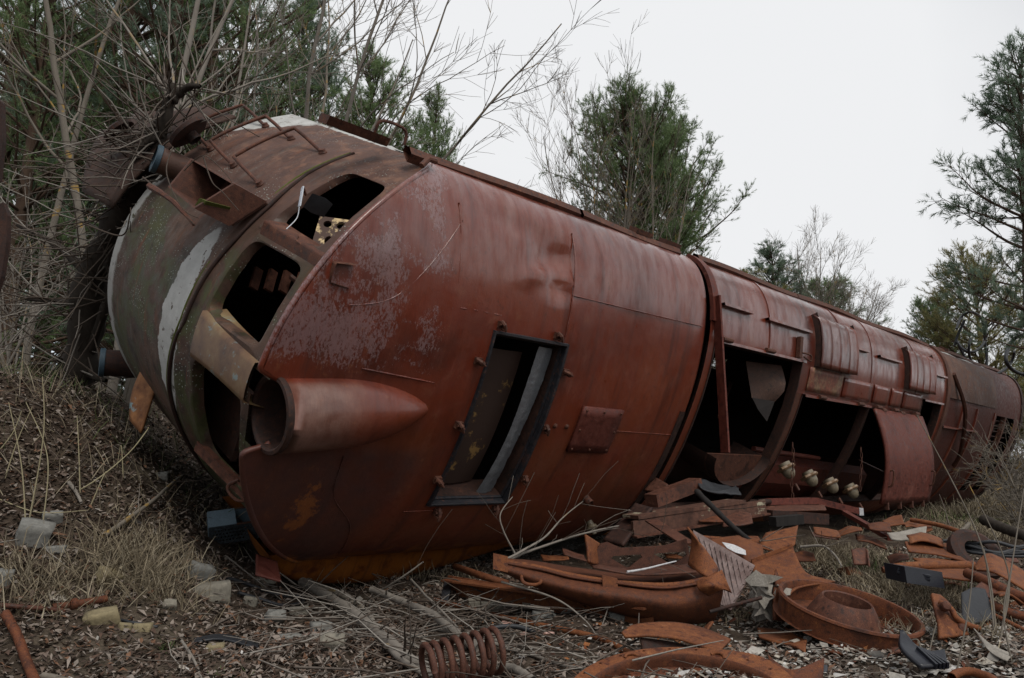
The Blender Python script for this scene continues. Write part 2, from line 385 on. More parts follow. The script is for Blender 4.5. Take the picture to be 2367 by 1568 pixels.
M['bark_pine'] = bark('pine_bark', (.03, .02, .014), (.11, .07, .048))
def needles(name, cols, tr=.5):
    t = NT(name); r = t.island()
    col = t.ramp(r, [(k / len(cols), c) for k, c in enumerate(cols)])
    t.fin(col, .5, spec=.35); tl = t.n('ShaderNodeBsdfTranslucent'); t.l(col, tl.inputs[0]); mxs = t.n('ShaderNodeMixShader'); mxs.inputs[0].default_value = tr
    t.l(t.b.outputs[0], mxs.inputs[1]); t.l(tl.outputs[0], mxs.inputs[2]); t.l(mxs.outputs[0], t.out.inputs[0]); return t.mt
M['needles_green'] = needles('pine_needles', [(.09, .15, .06), (.15, .22, .09), (.21, .28, .12), (.12, .17, .08)])
M['needles_blue'] = needles('bluish_pine_needles', [(.10, .16, .105), (.165, .23, .16), (.24, .30, .215), (.13, .185, .125)])
M['needles_yellow'] = needles('yellowish_pine_needles', [(.17, .165, .06), (.25, .21, .08), (.30, .25, .11), (.15, .17, .07)])
M['needles_bright'] = needles('bright_pine_needles', [(.12, .19, .075), (.19, .27, .11), (.25, .33, .15), (.15, .21, .10)])
M['stone'] = flat('pale_block', (.13, .115, .09), (.27, .25, .205), 5, .9, .6)
M['stone_yellow'] = flat('sandy_block', (.15, .12, .065), (.28, .235, .14), 5, .9, .6)
M['stone_grey'] = flat('grey_block', (.11, .11, .10), (.25, .245, .225), 5, .9, .6)
M['pink_tile'] = flat('pink_tile', (.4, .24, .2), (.48, .31, .26), 9, .6)
M['white_flake'] = flat('white_tile', (.36, .36, .37), (.55, .55, .56), 9, .5)
M['wood_grey'] = bark('weathered_wood', (.10, .085, .07), (.27, .245, .215), 0, 20)
M['wood_burnt'] = bark('burnt_wood', (.008, .007, .007), (.035, .032, .03), 0, 20)
M['foil'] = flat('crinkled_foil', (.17, .19, .215), (.33, .36, .39), 12, .32, .7, .6, .6)
M['ceramic'] = flat('stained_ceramic', (.05, .03, .012), (.29, .25, .18), 7, .35)
M['ceramic_brown'] = flat('oily_collar', (.12, .06, .025), (.3, .2, .12), 8, .4)
M['blue_paint'] = flat('chipped_blue_paint', (.10, .15, .19), (.19, .25, .29), 12, .6)
M['chrome'] = flat('dull_chrome', (.5, .52, .55), (.7, .72, .75), 10, .25, .1, .6, .8)
M['insulation'] = flat('torn_insulation', (.12, .105, .09), (.4, .37, .32), 14, .9, 1.0)

def peel(name):
    t = NT(name); a = t.noise(5, 6, .7); b = t.noise(22, 4, .6); v = t.noise(1, 4, .6, vec=t.map((6, 6, 40)))
    col = t.ramp(b, [(.3, (.045, .022, .016)), (.7, (.12, .055, .036))])
    w = t.m('MULTIPLY', t.m('MULTIPLY', t.step(a, .55, .6), t.step(v, .45, .6)), t.step(b, .4, .5))
    return t.fin(t.mix(w, col, (.34, .31, .22)), .7, t.m('ADD', b, w), .4, .006, spec=.3)
M['tail'] = rust('tail_rust', (.03, .009, .007), (.085, .021, .013), (.12, .042, .028), 2.2, rough=(.4, .75))
M['peeling_beam'] = peel('peeling_cream_paint')
def pillar_mat():
    t = NT('pillar_patina'); a = t.noise(4, 6, .65); b = t.noise(1, 5, .65, vec=t.map((4, 14, 14)))
    col = t.ramp(a, [(.3, (.06, .028, .018)), (.5, (.14, .075, .035)), (.68, (.2, .15, .075))])
    col = t.mix(t.m('MULTIPLY', t.step(b, .58, .66), .7), col, (.16, .24, .25))
    return t.fin(col, .5, b, .3, .006, spec=.45)
M['pillar'] = pillar_mat()
def flap_mat():
    t = NT('flap_rust'); a = t.noise(9, 6, .65); b = t.noise(3.2, 5, .7)
    col = t.ramp(a, [(.3, (.10, .035, .012)), (.7, (.32, .14, .05))]); col = t.mix(t.step(b, .56, .62), col, (.2, .3, .32))
    return t.fin(col, .8, a, .4, .006)
M['flap'] = flap_mat()
def tread_mat():
    t = NT('tread_plate_rust'); a = t.noise(8, 6, .65); b = t.noise(60, 3)
    return t.fin(t.mul(t.ramp(a, [(.35, (.075, .038, .03)), (.6, (.17, .12, .11)), (.75, (.19, .075, .035))]), t.ramp(b, [(.3, .8), (.7, 1.15)])), .5, b, .3, .004)
M['tread'] = tread_mat()
M['moss'] = flat('moss', (.05, .065, .012), (.12, .13, .02), 30, .95, 1.0)

# ================================================================== GROUND
def lines(spans):
    o = [spans[0][0]]
    for a, b, st in spans: o += list(np.arange(a, b, st))[1:] + [b]
    return np.unique(np.round(o, 4))
gx = lines([(-400, -60, 40), (-60, -9, 3), (-9, 7, .06), (7, 14, .2), (14, 60, 2.5), (60, 400, 40)])
gy = lines([(-60, -2, 6), (-2, 2.6, .5), (2.6, 9, .06), (9, 20, .2), (20, 60, 2.5), (60, 900, 60)])
GX, GY = np.meshgrid(gx, gy, indexing='ij')
P2 = np.stack([GX, GY, 0 * GX], -1).reshape(-1, 3)
near = (np.abs(GX) < 14) & (GY < 20) & (GY > 2)
GZ = ground(GX, GY) + np.where(near, .012 * vn(P2, 5, 3, 3).reshape(GX.shape) + .008 * vn(P2, 16, 4, 2).reshape(GX.shape), 0)
kind(MB().grid(np.stack([GX, GY, GZ], -1)).build('forest_floor', M['soil'], origin=(0, 0, 0), smooth='all'), 'structure')

# ================================================================== THE LOCOMOTIVE (lying on its side, roof towards the camera)
yaw, pit, rol = .766, -.016, .463
ax = np.array([math.sin(yaw) * math.cos(pit), math.cos(yaw) * math.cos(pit), math.sin(pit)])
rh = np.array([math.cos(yaw), -math.sin(yaw), 0.0]); upv = np.cross(rh, ax)
wv = upv * math.cos(rol) + rh * math.sin(rol); ru = rh * math.cos(rol) - upv * math.sin(rol)
LO = np.array([-.707, 5.878, .65 + CAM_H])
loco = thing('wrecked_locomotive', 'rusty red diesel locomotive lying on its side with its roof towards us', 'locomotive', (0, 0, 0))
loco.matrix_world = Matrix(((ax[0], wv[0], ru[0], LO[0]), (ax[1], wv[1], ru[1], LO[1]), (ax[2], wv[2], ru[2], LO[2]), (0, 0, 0, 1)))
def W(p): p = np.asarray(p, float); return LO + p[..., 0:1] * ax + p[..., 1:2] * wv + p[..., 2:3] * ru
def Lc(P): d = np.asarray(P, float) - LO; return np.stack([d @ ax, d @ wv, d @ ru], -1)
HA, HH, HP = 1.5, .674, .937
DOWN = np.array([-ax[2], -wv[2], -ru[2]])               # gravity in the locomotive's own axes
def U(v):
    sn = np.clip(np.abs(v) / HA, 0, 1) ** (1 / HP); return HH * np.clip(1 - sn * sn, 0, 1) ** (HP / 2)
def rn(v):                                              # outward roof normal (v, u)
    e = 1e-3; d = (U(np.clip(v + e, -1.5, 1.5)) - U(np.clip(v - e, -1.5, 1.5))) / (2 * e); d = np.clip(d, -6, 6)
    l = np.sqrt(1 + d * d); return -d / l, 1 / l
def roof(s, v, off=0.0):
    s, v = np.broadcast_arrays(np.asarray(s, float), np.asarray(v, float)); a, b = rn(v)
    return np.stack([s, v + a * off, U(v) + b * off], -1)
def s0(v): return -1.63 + .39 * v ** 2 + .02 * v ** 6
def s0r(v): return s0(v) + .19 * np.exp(-((v + .145) / .232) ** 10)      # brow edge, notched round the lamp pod
def ds0(v): return .78 * v + .12 * v ** 5
def nose(v, u, off=0.0):
    v, u = np.broadcast_arrays(np.asarray(v, float), np.asarray(u, float)); d = ds0(v); l = np.sqrt(1 + d * d)
    rec = np.where(u > -.45, .01 + .06 * (u + .45) / .9, .0)
    return np.stack([s0(v) + rec - off / l, v + off * d / l, u], -1)
def vlines(extra, n=44):
    t = np.linspace(-math.pi / 2, math.pi / 2, n); v = HA * np.sign(np.sin(t)) * np.abs(np.sin(t)) ** HP
    v = [x for x in v if all(abs(x - e) > .012 for e in extra)]; return np.array(sorted(v + list(extra)))
def slines(a, b, st, extra=()):
    s = [x for x in np.linspace(a, b, int((b - a) / st) + 1) if all(abs(x - e) > st * .3 for e in extra)]
    return np.array(sorted(set(s) | set(extra)))
def holemask(sl, vl, holes):
    sc, vc = (sl[:-1] + sl[1:]) / 2, (vl[:-1] + vl[1:]) / 2
    m = np.zeros((len(sl), len(vl)), bool)
    for a, b, c, d in holes: m[:-1, :-1] |= ((sc > a) & (sc < b))[:, None] & ((vc > c) & (vc < d))[None]
    return m
def part(mb, name, mat, smooth=True, parent=None): return mb.build(name, mat, parent or loco, smooth, local=True)

# --- cab roof
HW = (0.0, .75, -.78, .54)                               # hatch window s0 s1 v0 v1
sl = slines(-.3, 2.67, .05, (0.0, .75)); slf = np.concatenate([np.linspace(-1.3, -.3, 22)[:-1], sl]); vl = vlines((-.78, .54), 70)
SS, VV = np.meshgrid(slf, vl, indexing='ij')
f = np.clip(SS + 1.3, 0, 1); SR = np.where(SS < -.3, s0r(VV) + (-.3 - s0r(VV)) * f, SS)
Pq = np.stack([SR, VV, U(VV)], -1)
off = .008 * vn(Pq.reshape(-1, 3), 1.3, 11, 3).reshape(SR.shape)
off += -.075 * np.exp(-((SR - .50) / .22) ** 2 - ((VV - 1.13) / .13) ** 2) + .04 * np.exp(-((SR - .68) / .05) ** 2 - ((VV - 1.0) / .05) ** 2)
off += -.055 * np.exp(-((SR - .60) / .1) ** 2 - ((VV - .95) / .05) ** 2) + .04 * np.exp(-((SR - .35) / .2) ** 2 - ((VV - 1.0 - .25 * (SR - .35)) / .04) ** 2)
off += -.02 * np.exp(-((SR - .2) / .4) ** 2 - ((VV - 1.28) / .06) ** 2) - .03 * np.exp(-((SR - .66) / .12) ** 2 - ((VV - 1.2) / .05) ** 2)
off += .014 * np.exp(-((SR - .735) / .012) ** 2) * (VV > .55) + .008 * np.exp(-((SR + .415) / .012) ** 2)
off += -.02 * np.exp(-((SR - 1.7) / .6) ** 2 - ((VV - .5) / .4) ** 2)
off = off * np.clip((1.5 - np.abs(VV)) / .08, 0, 1)
Q = roof(SR, VV, off)
hmk = holemask(slf, vl, [HW]); vcc = (vl[:-1] + vl[1:]) / 2; hmk[:-1, :-1] |= (SR[:-1, :-1] < -1.0) & ((np.abs(vcc + .13) < .185)[None])
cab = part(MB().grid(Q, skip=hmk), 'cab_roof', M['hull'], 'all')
for va_, vb_ in ((-1.46, -.335), (.045, 1.47)):
    vv = np.linspace(va_, vb_, 90)                       # rolled edge of the brow above the windscreen, and the lip under it
    part(MB().tube(np.stack([s0r(vv) - .005, vv, U(vv) - .018], -1), .02, 8), 'brow_edge', M['hull'], 'all')
    part(MB().grid(np.stack([np.stack([s0r(vv) + d, vv, U(vv) - .03 - e], -1) for d, e in ((0, 0), (.05, .02), (.12, .03))])), 'brow_lip', M['rust_dark'], 'all')
# weld beads
def bead(name, pts, r=.006):
    n_ = len(pts); p = curve(pts, 40); p = roof(p[:, 0], p[:, 1], .002); rr = r * (1 + .5 * np.sin(np.arange(40) * 2.1) * np.cos(np.arange(40) * 1.3))
    part(MB().tube(p, rr, 5), name, M['hull'], 'all')
bead('weld_seam', [(-.405, .02), (-.41, .7), (-.44, 1.3)]); bead('weld_seam', [(-.43, .66), (-.2, .67), (.02, .67)])
bead('weld_seam', [(-.41, .15), (-.7, .17), (-1.0, .19)]); bead('weld_seam', [(.725, .55), (.735, .9), (.74, 1.35)])
bead('weld_seam', [(-.91, -.4), (-.85, -.7), (-.58, -.98), (-.45, -1.35)], .003); bead('weld_seam', [(.74, .92), (1.7, .93), (2.6, .94)], .004)
bead('weld_seam', [(1.7, -.1), (2.2, -.1), (2.62, -.1)], .004)
bead('weld_seam', [(-.2, -.86), (.02, -.86), (.1, -.86)], .004); bead('weld_seam', [(-1.2, .55), (-.85, .68), (-.42, 1.2)], .004)
# crushed lip of the lower side, bulging out below the roof gutter
ss = slines(-.78, 2.67, .06); A = np.interp(ss, [-.78, -.72, -.6, -.4, -.15, .25, .65, 1.1, 1.7, 2.3, 2.67], [.0, .12, .24, .32, .38, .42, .41, .33, .19, .08, .05])
ph = np.linspace(0, math.pi, 22)
G = np.array([[(s_ + .0, -1.5 - a_ * math.sin(p_) ** .75, .015 - .87 * (p_ / math.pi) ** 2.3) for p_ in ph] for s_, a_ in zip(ss, A)])
G[..., 1] += .008 * vn(G.reshape(-1, 3), 2.5, 5, 3).reshape(G.shape[:2]) * np.sin(ph)[None]
part(MB().grid(G), 'crushed_lower_side', M['hull'], 'all')
bp = curve([(-.72, -1.49), (0, -1.5), (1, -1.5), (2.6, -1.5)], 60)
part(MB().tube(np.stack([bp[:, 0], bp[:, 1], .02 + 0 * bp[:, 0]], -1), .012, 6), 'gutter_bead', M['hull'], 'all')
# headlamp pod on the centreline
LA = np.array([-1.48, -.145, .665]); T0 = np.array([-.36, -.04, .66])
prof = []
for k in range(15):
    t_ = k / 14; prof.append((t_, .225 if t_ < .3 else .225 * max(0, 1 - ((t_ - .3) / .7) ** 2) ** .8))
pod = MB(); axd = T0 - LA; ln = np.linalg.norm(axd)
pod.lathe(LA, axd, [(.225, 0)] + [(r_, t_ * ln * 1.0) for t_, r_ in prof], 40)
podo = part(pod, 'lamp_pod', M['hull'], 'all')
part(MB().lathe(LA - axd / ln * .012, axd, [(.226, .03), (.233, .01), (.228, -.008), (.208, -.012), (.195, .0), (.192, .03), (.186, .09), (.175, .40), (.10, .42), (0.001, .42)], 40), 'lamp_rim', M['rust_dark'], True, podo)
pp = [(-.42, .02), (-.6, .09), (-.9, .13), (-1.2, .115), (-1.42, .10)]
for sg in (1,):
    q = curve([(a, -.035 + b) for a, b in pp], 30); q3 = roof(q[:, 0], q[:, 1], .004)
    part(MB().tube(q3, .009 * (1 + .5 * np.sin(np.arange(30) * 1.7)), 5), 'weld_seam', M['hull'], 'all', podo)
# hatch window: dark frame, depth, inner panel, crinkled foil
def ring(a0, a1, b0, b1, surf, o0, o1, w):
    mb = MB(); n = 8
    def loop(i, o):
        A0, A1, B0, B1 = a0 + i, a1 - i, b0 + i, b1 - i
        pts = [(x, B0) for x in np.linspace(A0, A1, n)[:-1]] + [(A1, y) for y in np.linspace(B0, B1, n)[:-1]] + [(x, B1) for x in np.linspace(A1, A0, n)[:-1]] + [(A0, y) for y in np.linspace(B1, B0, n)[:-1]]
        return np.array([surf(x, y, o) for x, y in pts])
    rows = [loop(i, o) for i, o in w]
    return mb.grid(np.array(rows), closev=True)
M['frame_worn'] = rust('worn_black_frame', (.010, .011, .014), (.02, .02, .024), (.085, .035, .022), 5, rough=(.35, .7))
fr = part(ring(*HW, roof, 0, 0, [(-.026, .0), (-.022, .024), (-.006, .026), (.0, .02), (.0, -.02), (.012, -.02), (.018, -.05)]), 'window_frame', M['frame_worn'])
rv = ring(*HW, roof, 0, 0, [(.018, -.04), (.02, -.22)]); part(rv, 'window_reveal', M['rust_dark'], True)
sl_, vl_ = np.linspace(-.1, .46, 6), np.linspace(-.74, .42, 8)
SS_, VV_ = np.meshgrid(sl_, vl_, indexing='ij')
def stain():
    t = NT('stained_inner_panel'); a = t.noise(4.5, 5, .7); col = t.mix(t.step(a, .57, .64), (.035, .017, .011), (.22, .13, .04)); return t.fin(col, .75)
M['stain'] = stain()
part(MB().grid(roof(SS_ + .05, VV_, -.17 + .02 * np.sin(SS_ * 9))), 'inner_panel', M['stain'])
fs, fv = np.meshgrid(np.linspace(0, 1, 9), np.linspace(-.76, .5, 90), indexing='ij')
cr_ = .007 * np.abs(vn(np.stack([fs * .25 + .3 * fv, fv * 1.0, 0 * fs], -1).reshape(-1, 3), 9, 21, 4).reshape(fs.shape)) + .0012 * rng.normal(size=fs.shape)
FP = roof(.57 + .045 * (fv + .76) + (.15 + .02 * np.sin(fv * 5)) * (fs - .5), fv, -.06 - .03 * np.abs(fs - .4) + cr_)
part(MB().grid(FP), 'foil_strip', M['foil'], 'all')
# clamps round the window
def clamp(s_, v_, ds, dv):
    p = roof(s_, v_, 0.0); n3 = np.array([0, *[float(x) for x in rn(np.array(v_))]]); d = np.array([ds, dv, 0.0]); d /= np.linalg.norm(d)
    mb = MB(); mb.box(p + n3 * .012, np.array([.03, 0, 0]), np.array([0, .024, 0]), n3 * .014)
    mb.tube([p + n3 * .02 - d * .03, p + n3 * .05, p + n3 * .055 + d * .05], [.014, .016, .009], 7)
    mb.tube([p + n3 * .04 + d * .02, p + n3 * .04 + d * .032], .024, 6)
    mb.tube([p + n3 * .03 - np.array([.03, 0, 0]), p + n3 * .03 + np.array([.03, 0, 0])], .011, 6)
    part(mb, 'clamp', M['rust_brown'])
for s_, v_, ds, dv in [(.03, .61, .5, -.8), (.63, .61, .6, -.8), (-.10, .34, 1, -.5), (-.08, -.13, .6, -.8), (-.06, -.57, .9, -.7), (.11, -.86, 0, -1), (.70, -.85, -.1, -1), (.83, -.56, .3, -1), (.81, -.11, .3, -1), (.82, .35, 1, -.3)]:
    clamp(s_, v_, ds, dv)
for s_ in (.92, 1.06): part(MB().lathe(roof(s_, -.09, 0), (0, 0, 1), [(.022, 0), (.022, .012), (.012, .02), (.001, .022)], 8), 'rivet', M['rust_brown'])
# access plate
ps, pv = np.meshgrid(np.linspace(1.17, 1.69, 6), np.linspace(-.30, .10, 6), indexing='ij')
apl = part(MB().grid(roof(ps, pv, .02)), 'access_plate', M['rust_red']); solid(apl, .03)
for s_ in (1.20, 1.43, 1.66):
    for v_ in (-.27, -.1, .07):
        if s_ == 1.43 and v_ == -.1: continue
        part(MB().lathe(roof(s_, v_, .034), (0, 0, 1), [(.012, 0), (.01, .008), (.001, .011)], 6), 'rivet', M['rust_brown'], True, apl)
n3 = np.array([0, *[float(x) for x in rn(np.array(-.78))]])
part(MB().lathe(roof(1.78, -.78, -.01), n3, [(.034, 0), (.034, .09), (.026, .09), (.024, .03), (.001, .03)], 14), 'pipe_stub', M['rust_brown'])
n3 = np.array([0, *[float(x) for x in rn(np.array(-1.09))]]) + np.array([0, -.2, 0])
part(MB().lathe(roof(2.13, -1.09, -.01), n3, [(.03, 0), (.032, .05), (.05, .06), (.055, .085), (.04, .1), (.025, .105), (.02, .14), (.001, .145)], 16), 'insulator', M['ceramic'])

# --- nose and windscreen
WIN = [(.765, 1.27), (.13, .69), (-.84, -.12)]
ul = np.concatenate([np.linspace(-2.05, -.46, 24), [-.45, -.38, -.32, -.26]]); fl_ = np.linspace(0, 1, 11)[1:]
vln = vlines([x for w_ in WIN for x in w_], 60); NV = len(vln)
rows = [nose(vln, np.full(NV, u_), .012 * math.exp(-((u_ + .45) / .03) ** 2)) for u_ in ul]
ut = np.maximum(U(vln) - .03, -.1)
for f_ in fl_: rows.append(nose(vln, -.26 + (ut + .26) * f_))
Nq = np.array(rows); sk = np.zeros(Nq.shape[:2], bool); vc = (vln[:-1] + vln[1:]) / 2
i0 = len(ul) - 1
for a, b in WIN: sk[i0:i0 + 8, :-1] |= ((vc > a) & (vc < b))[None]
sk[i0 + 8:, :-1] |= ((vc > -.36) & (vc < .07))[None]
Nq[..., 0] += .004 * vn(Nq.reshape(-1, 3), 2.2, 31, 3).reshape(Nq.shape[:2])
part(MB().grid(Nq, skip=sk), 'nose_panel', M['nose'], 'all')
def wpt(v, f): return nose(np.array(v), np.array(-.26 + (max(float(U(np.array(v))) - .03, -.1) + .26) * f))
for a, b in WIN:                                         # rounded, turned-in windscreen surrounds
    mb = MB(); cx_, hw = (a + b) / 2, (b - a) / 2; n = 40
    def lp(k, inset, dep):
        o = []
        for i in range(n):
            th = 2 * math.pi * i / n; e = 2 / k
            x = math.copysign(abs(math.cos(th)) ** e, math.cos(th)); y = math.copysign(abs(math.sin(th)) ** e, math.sin(th))
            p = wpt(cx_ + x * (hw - inset), .4 + y * (.4 - inset * 1.6)); o.append(p + np.array([dep, 0, 0]))
        return np.array(o)
    mb.grid(np.array([lp(40, -.03, -.004), lp(9, .008, -.012), lp(7, .018, -.004), lp(7, .024, .03), lp(7, .024, .07)]), closev=True)
    part(mb, 'windscreen_surround', M['nose'])
vq = np.linspace(-1.3, 1.36, 60)                          # rubber moulding under the windscreens
mould = np.interp(vq, [-1.1, -.8, -.55, -.3, 0, .35, .6, .85, 1.13, 1.36], [-.64, -.62, -.61, -.53, -.43, -.41, -.38, -.38, -.45, -.47])
part(MB().tube(nose(vq, mould, .012), .014, 6), 'rubber_moulding', M['rust_dark'], 'all')
part(MB().tube(nose(vq, mould - .05, .006), .009, 6), 'rubber_moulding', M['moss'], 'all')
# the stout centre pillar and the slimmer one above it
def pillar(va, vb, w0, mat, k, dp=.06):
    mb = MB(); pr = []
    for f_ in np.linspace(0, 1, 10):
        c0 = nose(np.array(va + (vb - va) * f_), np.array(-.22 + (.72 if dp > .05 else .86) * f_)); ww = w0 * (1 + .25 * (1 - f_) ** 3)
        pr.append([c0 + np.array([.12, y * ww, 0]) if abs(y) > .99 else c0 + np.array([-dp * math.sqrt(1 - y * y) ** (.42 if dp > .05 else .25) + .02, y * ww, 0]) for y in np.linspace(-1, 1, 12)])
    part(mb.grid(np.array(pr)), k, mat, 'all')
pillar(.0, -.03, .15, M['pillar'], 'centre_pillar'); pillar(.73, .72, .07, M['rust_brown'], 'windscreen_pillar', .04)
mb = MB()
mb.tube(curve([Lc(pt(*q)) for q in ((688, 548, 4.6), (686, 558, 4.53), (706, 572, 4.5), (734, 580, 4.52), (744, 574, 4.6))], 14), .009, 6); part(mb, 'pillar_handle', M['rust_brown'])
# wiper
p0 = Lc(pt(700, 432, 4.62)); p1 = Lc(pt(692, 478, 4.58)); p2 = Lc(pt(686, 505, 4.58)); p3 = Lc(pt(662, 530, 4.56))
wi = part(MB().beam(p0, p1, .022, .008, (1, 0, 0)), 'wiper_arm', M['chrome']); part(MB().tube(curve([p1, p2, p3], 12), .004, 5), 'wiper_rod', M['chrome'], True, wi)
part(MB().tube([Lc(pt(707, 452, 4.66)), p0 + .0], .009, 6), 'wiper_pivot', M['rust_brown'], True, wi)
p0 = nose(np.array(1.02), np.array(-.03)); part(MB().box(Lc(pt(735, 475, 4.66)), (.03, .0, .03), (.0, .05, .03), (.02, -.01, .02)), 'wiper_motor', M['black_rubber'])
# handrails
def handrail(u0, va, vb):
    N_ = lambda v: np.array([-1, ds0(v), 0]) / math.hypot(1, ds0(v))
    A0, B0 = nose(np.array(va), np.array(u0)), nose(np.array(vb), np.array(u0 + .0)); h = .125
    mid = [nose(np.array(v_), np.array(u0 - .36), h) for v_ in np.linspace(va + .02, vb, 9)]
    pth = [A0, A0 * .35 + mid[0] * .65] + [mid[0] * .9 + mid[1] * .1] + mid[1:-1] + [mid[-1] * .9 + mid[-2] * .1] + [B0 * .35 + mid[-1] * .65, B0]
    hr = part(MB().tube(np.array(pth), .0135, 8), 'handrail', M['rust_brown'], 'all')
    for q, v_ in ((A0, va), (B0, vb)): part(MB().lathe(q, N_(v_), [(.032, 0), (.032, .008), (.024, .016), (.022, .03), (.001, .032)], 12), 'foot', M['rust_brown'], True, hr)
for u0, va, vb in ((-.73, .96, 1.30), (-1.27, .99, 1.31), (-1.81, 1.02, 1.33)): handrail(u0, va, vb)
# marker lamps and the square buffer-light box
def tubelamp(v, u, d, ln_, r_, mat):
    o = nose(np.array(v), np.array(u), -.1); d = np.asarray(d, float); d /= np.linalg.norm(d)
    lp_ = part(MB().lathe(o, d, [(r_ * 1.05, 0), (r_, ln_ * .8), (r_ * 1.02, ln_), (r_ * .9, ln_), (r_ * .88, ln_ * .85), (.001, ln_ * .85)], 24), 'marker_lamp', mat)
    part(MB().lathe(o + d * ln_, d, [(r_ * .95, .02), (r_ * 1.1, .015), (r_ * 1.1, -.02), (r_ * 1.0, -.025)], 24), 'lamp_ring', M['ring_blue'], True, lp_)
    part(MB().lathe(o + d * ln_ * .9, d, [(r_ * .9, 0), (r_ * .6, .02), (.001, .03)], 20), 'lens', M['glass_dark'], True, lp_)
M['ring_blue'] = flat('faded_blue_ring', (.02, .04, .06), (.05, .09, .12), 12, .6)
tubelamp(.86, -1.78, (-1, .1, -.25), .32, .10, M['nose']); tubelamp(-.98, -2.1, (-1, -.15, -.3), .30, .11, M['rust_dark'])
bq = [Lc(pt(x, y, Y)) for x, y, Y in ((442, 366, 4.98), (542, 425, 4.72), (449, 482, 4.62), (388, 432, 4.86))]
inn = np.array([.26, -.06, .02])
mb = MB(); b = np.array(bq); c_ = b.mean(0); sm = c_ + (b - c_) * .93
mb.grid(np.array([b, sm, sm + inn, sm * .0 + c_ + (sm - c_) * .6 + inn]), closev=True); mb.grid(np.array([b, b + inn * .9]), closev=True); mb.add((sm + inn), [(0, 1, 2, 3)])
bx = part(mb, 'lamp_box', M['rust_brown'])
part(MB().box(Lc(pt(492, 478, 4.72)), (.08, .0, 0), (0, .03, .02), (.01, 0, .03)), 'moss_pad', M['moss'])
pq = [Lc(pt(x, y, Y)) for x, y, Y in ((345, 430, 4.86), (402, 468, 4.72), (448, 520, 4.62))]
part(MB().tube(curve(pq, 14), [.022] * 4 + [.016] * 6 + [.01] * 4, 6), 'bent_trim', M['rust_brown'])
# rusty flap hanging from the nose's lower corner
fq = [pt(x, y, Y) for x, y, Y in ((330, 850, 6.0), (362, 890, 5.9), (326, 1002, 5.85), (300, 970, 5.95))]
fl2 = part(MB().grid(Lc(resample([[fq[0], fq[1]], [(fq[0] + fq[3]) / 2 + np.array([-.03, 0, 0]), (fq[1] + fq[2]) / 2], [fq[3], fq[2]]], 8, 5))), 'hanging_flap', M['flap']); solid(fl2, .02)
# sill rod and step bracket at the lower corner of the windscreen
a_, b_ = Lc(pt(458, 1030, 5.3)), Lc(pt(606, 1178, 4.95))
part(MB().beam(a_, b_, .07, .045, (1, 0, 0)), 'windscreen_sill', M['rust_brown'])
p = [Lc(pt(x, y, 5.05)) for x, y in ((552, 1110), (528, 1122), (530, 1140), (552, 1158), (585, 1150), (590, 1135))]
part(MB().tube(curve(p, 24), .011, 6), 'step_bracket', M['rust_brown'])
# snow plough sheet beyond the buffer beam
vv = np.linspace(.35, 1.32, 16)
lobe = np.interp(vv, [.35, .6, .8, .95, 1.05, 1.2, 1.32], [2.55, 2.95, 3.2, 2.95, 3.15, 2.6, 2.5])
G = np.array([[np.array([s0(v_) - .12 - .1 * f_, v_, -2.08 - (l_ - 2.08) * f_]) for f_ in np.linspace(0, 1, 8)] for v_, l_ in zip(vv, lobe)])
solid(part(MB().grid(G), 'plough_plate', M['plate_brown'], 'all'), .02)
for (px, py, Y, r_) in ((272, 300, 6.0, .13), (432, 302, 5.7, .16)):
    o = Lc(pt(px, py, Y)); part(MB().lathe(o, (-.6, .5, -.6), [(.001, .03), (r_ * .7, .025), (r_, .0), (r_, -.03), (.05, -.04), (.05, -.1)], 28), 'buffer', M['rust_dark'])
# instrument panel and fittings in the cab
q = [Lc(pt(x, y, Y)) for x, y, Y in ((740, 502, 4.98), (868, 520, 4.98), (830, 598, 4.82), (722, 562, 4.86))]
def cp(a, b): return (q[0] * (1 - a) + q[1] * a) * (1 - b) + (q[3] * (1 - a) + q[2] * a) * b
holes = []
for a, b in ((.18, .25), (.42, .22), (.64, .25), (.85, .3), (.3, .8), (.55, .62), (.8, .68)):
    holes.append([cp(a + .08 * math.cos(t_) , b + (.12 if b < .6 else .16) * math.sin(t_)) for t_ in np.linspace(0, 2 * math.pi, 12)[:-1]])
def panelmat():
    t = NT('instrument_panel_paint'); a = t.noise(9, 5, .7); return t.fin(t.mix(t.step(a, .5, .58), (.06, .03, .02), (.6, .45, .24)), .7)
M['panel'] = panelmat()
part(MB().poly([[q[0], q[1], q[2], q[3]]] + holes, .02), 'instrument_panel', M['panel'], False)
for k in range(4):
    o = Lc(pt(598 + 34 * k, 622 + 4 * k, 5.05)); e = Lc(pt(585 + 34 * k, 668 + 4 * k, 5.0)); part(MB().beam(o, e, .06, .025, (0, 0, 1)), 'cab_bracket', M['rust_brown'])
part(MB().tube(curve([Lc(pt(x, y, 5.0)) for x, y in ((672, 640), (700, 665), (710, 700), (722, 712))], 14), .02, 6), 'control_lever', M['rust_brown'])
part(MB().box(Lc(pt(530, 955, 5.5)), (.02, .0, 0), (0, .25, 0), (0, 0, .25)), 'cab_locker', M['rust_dark'])

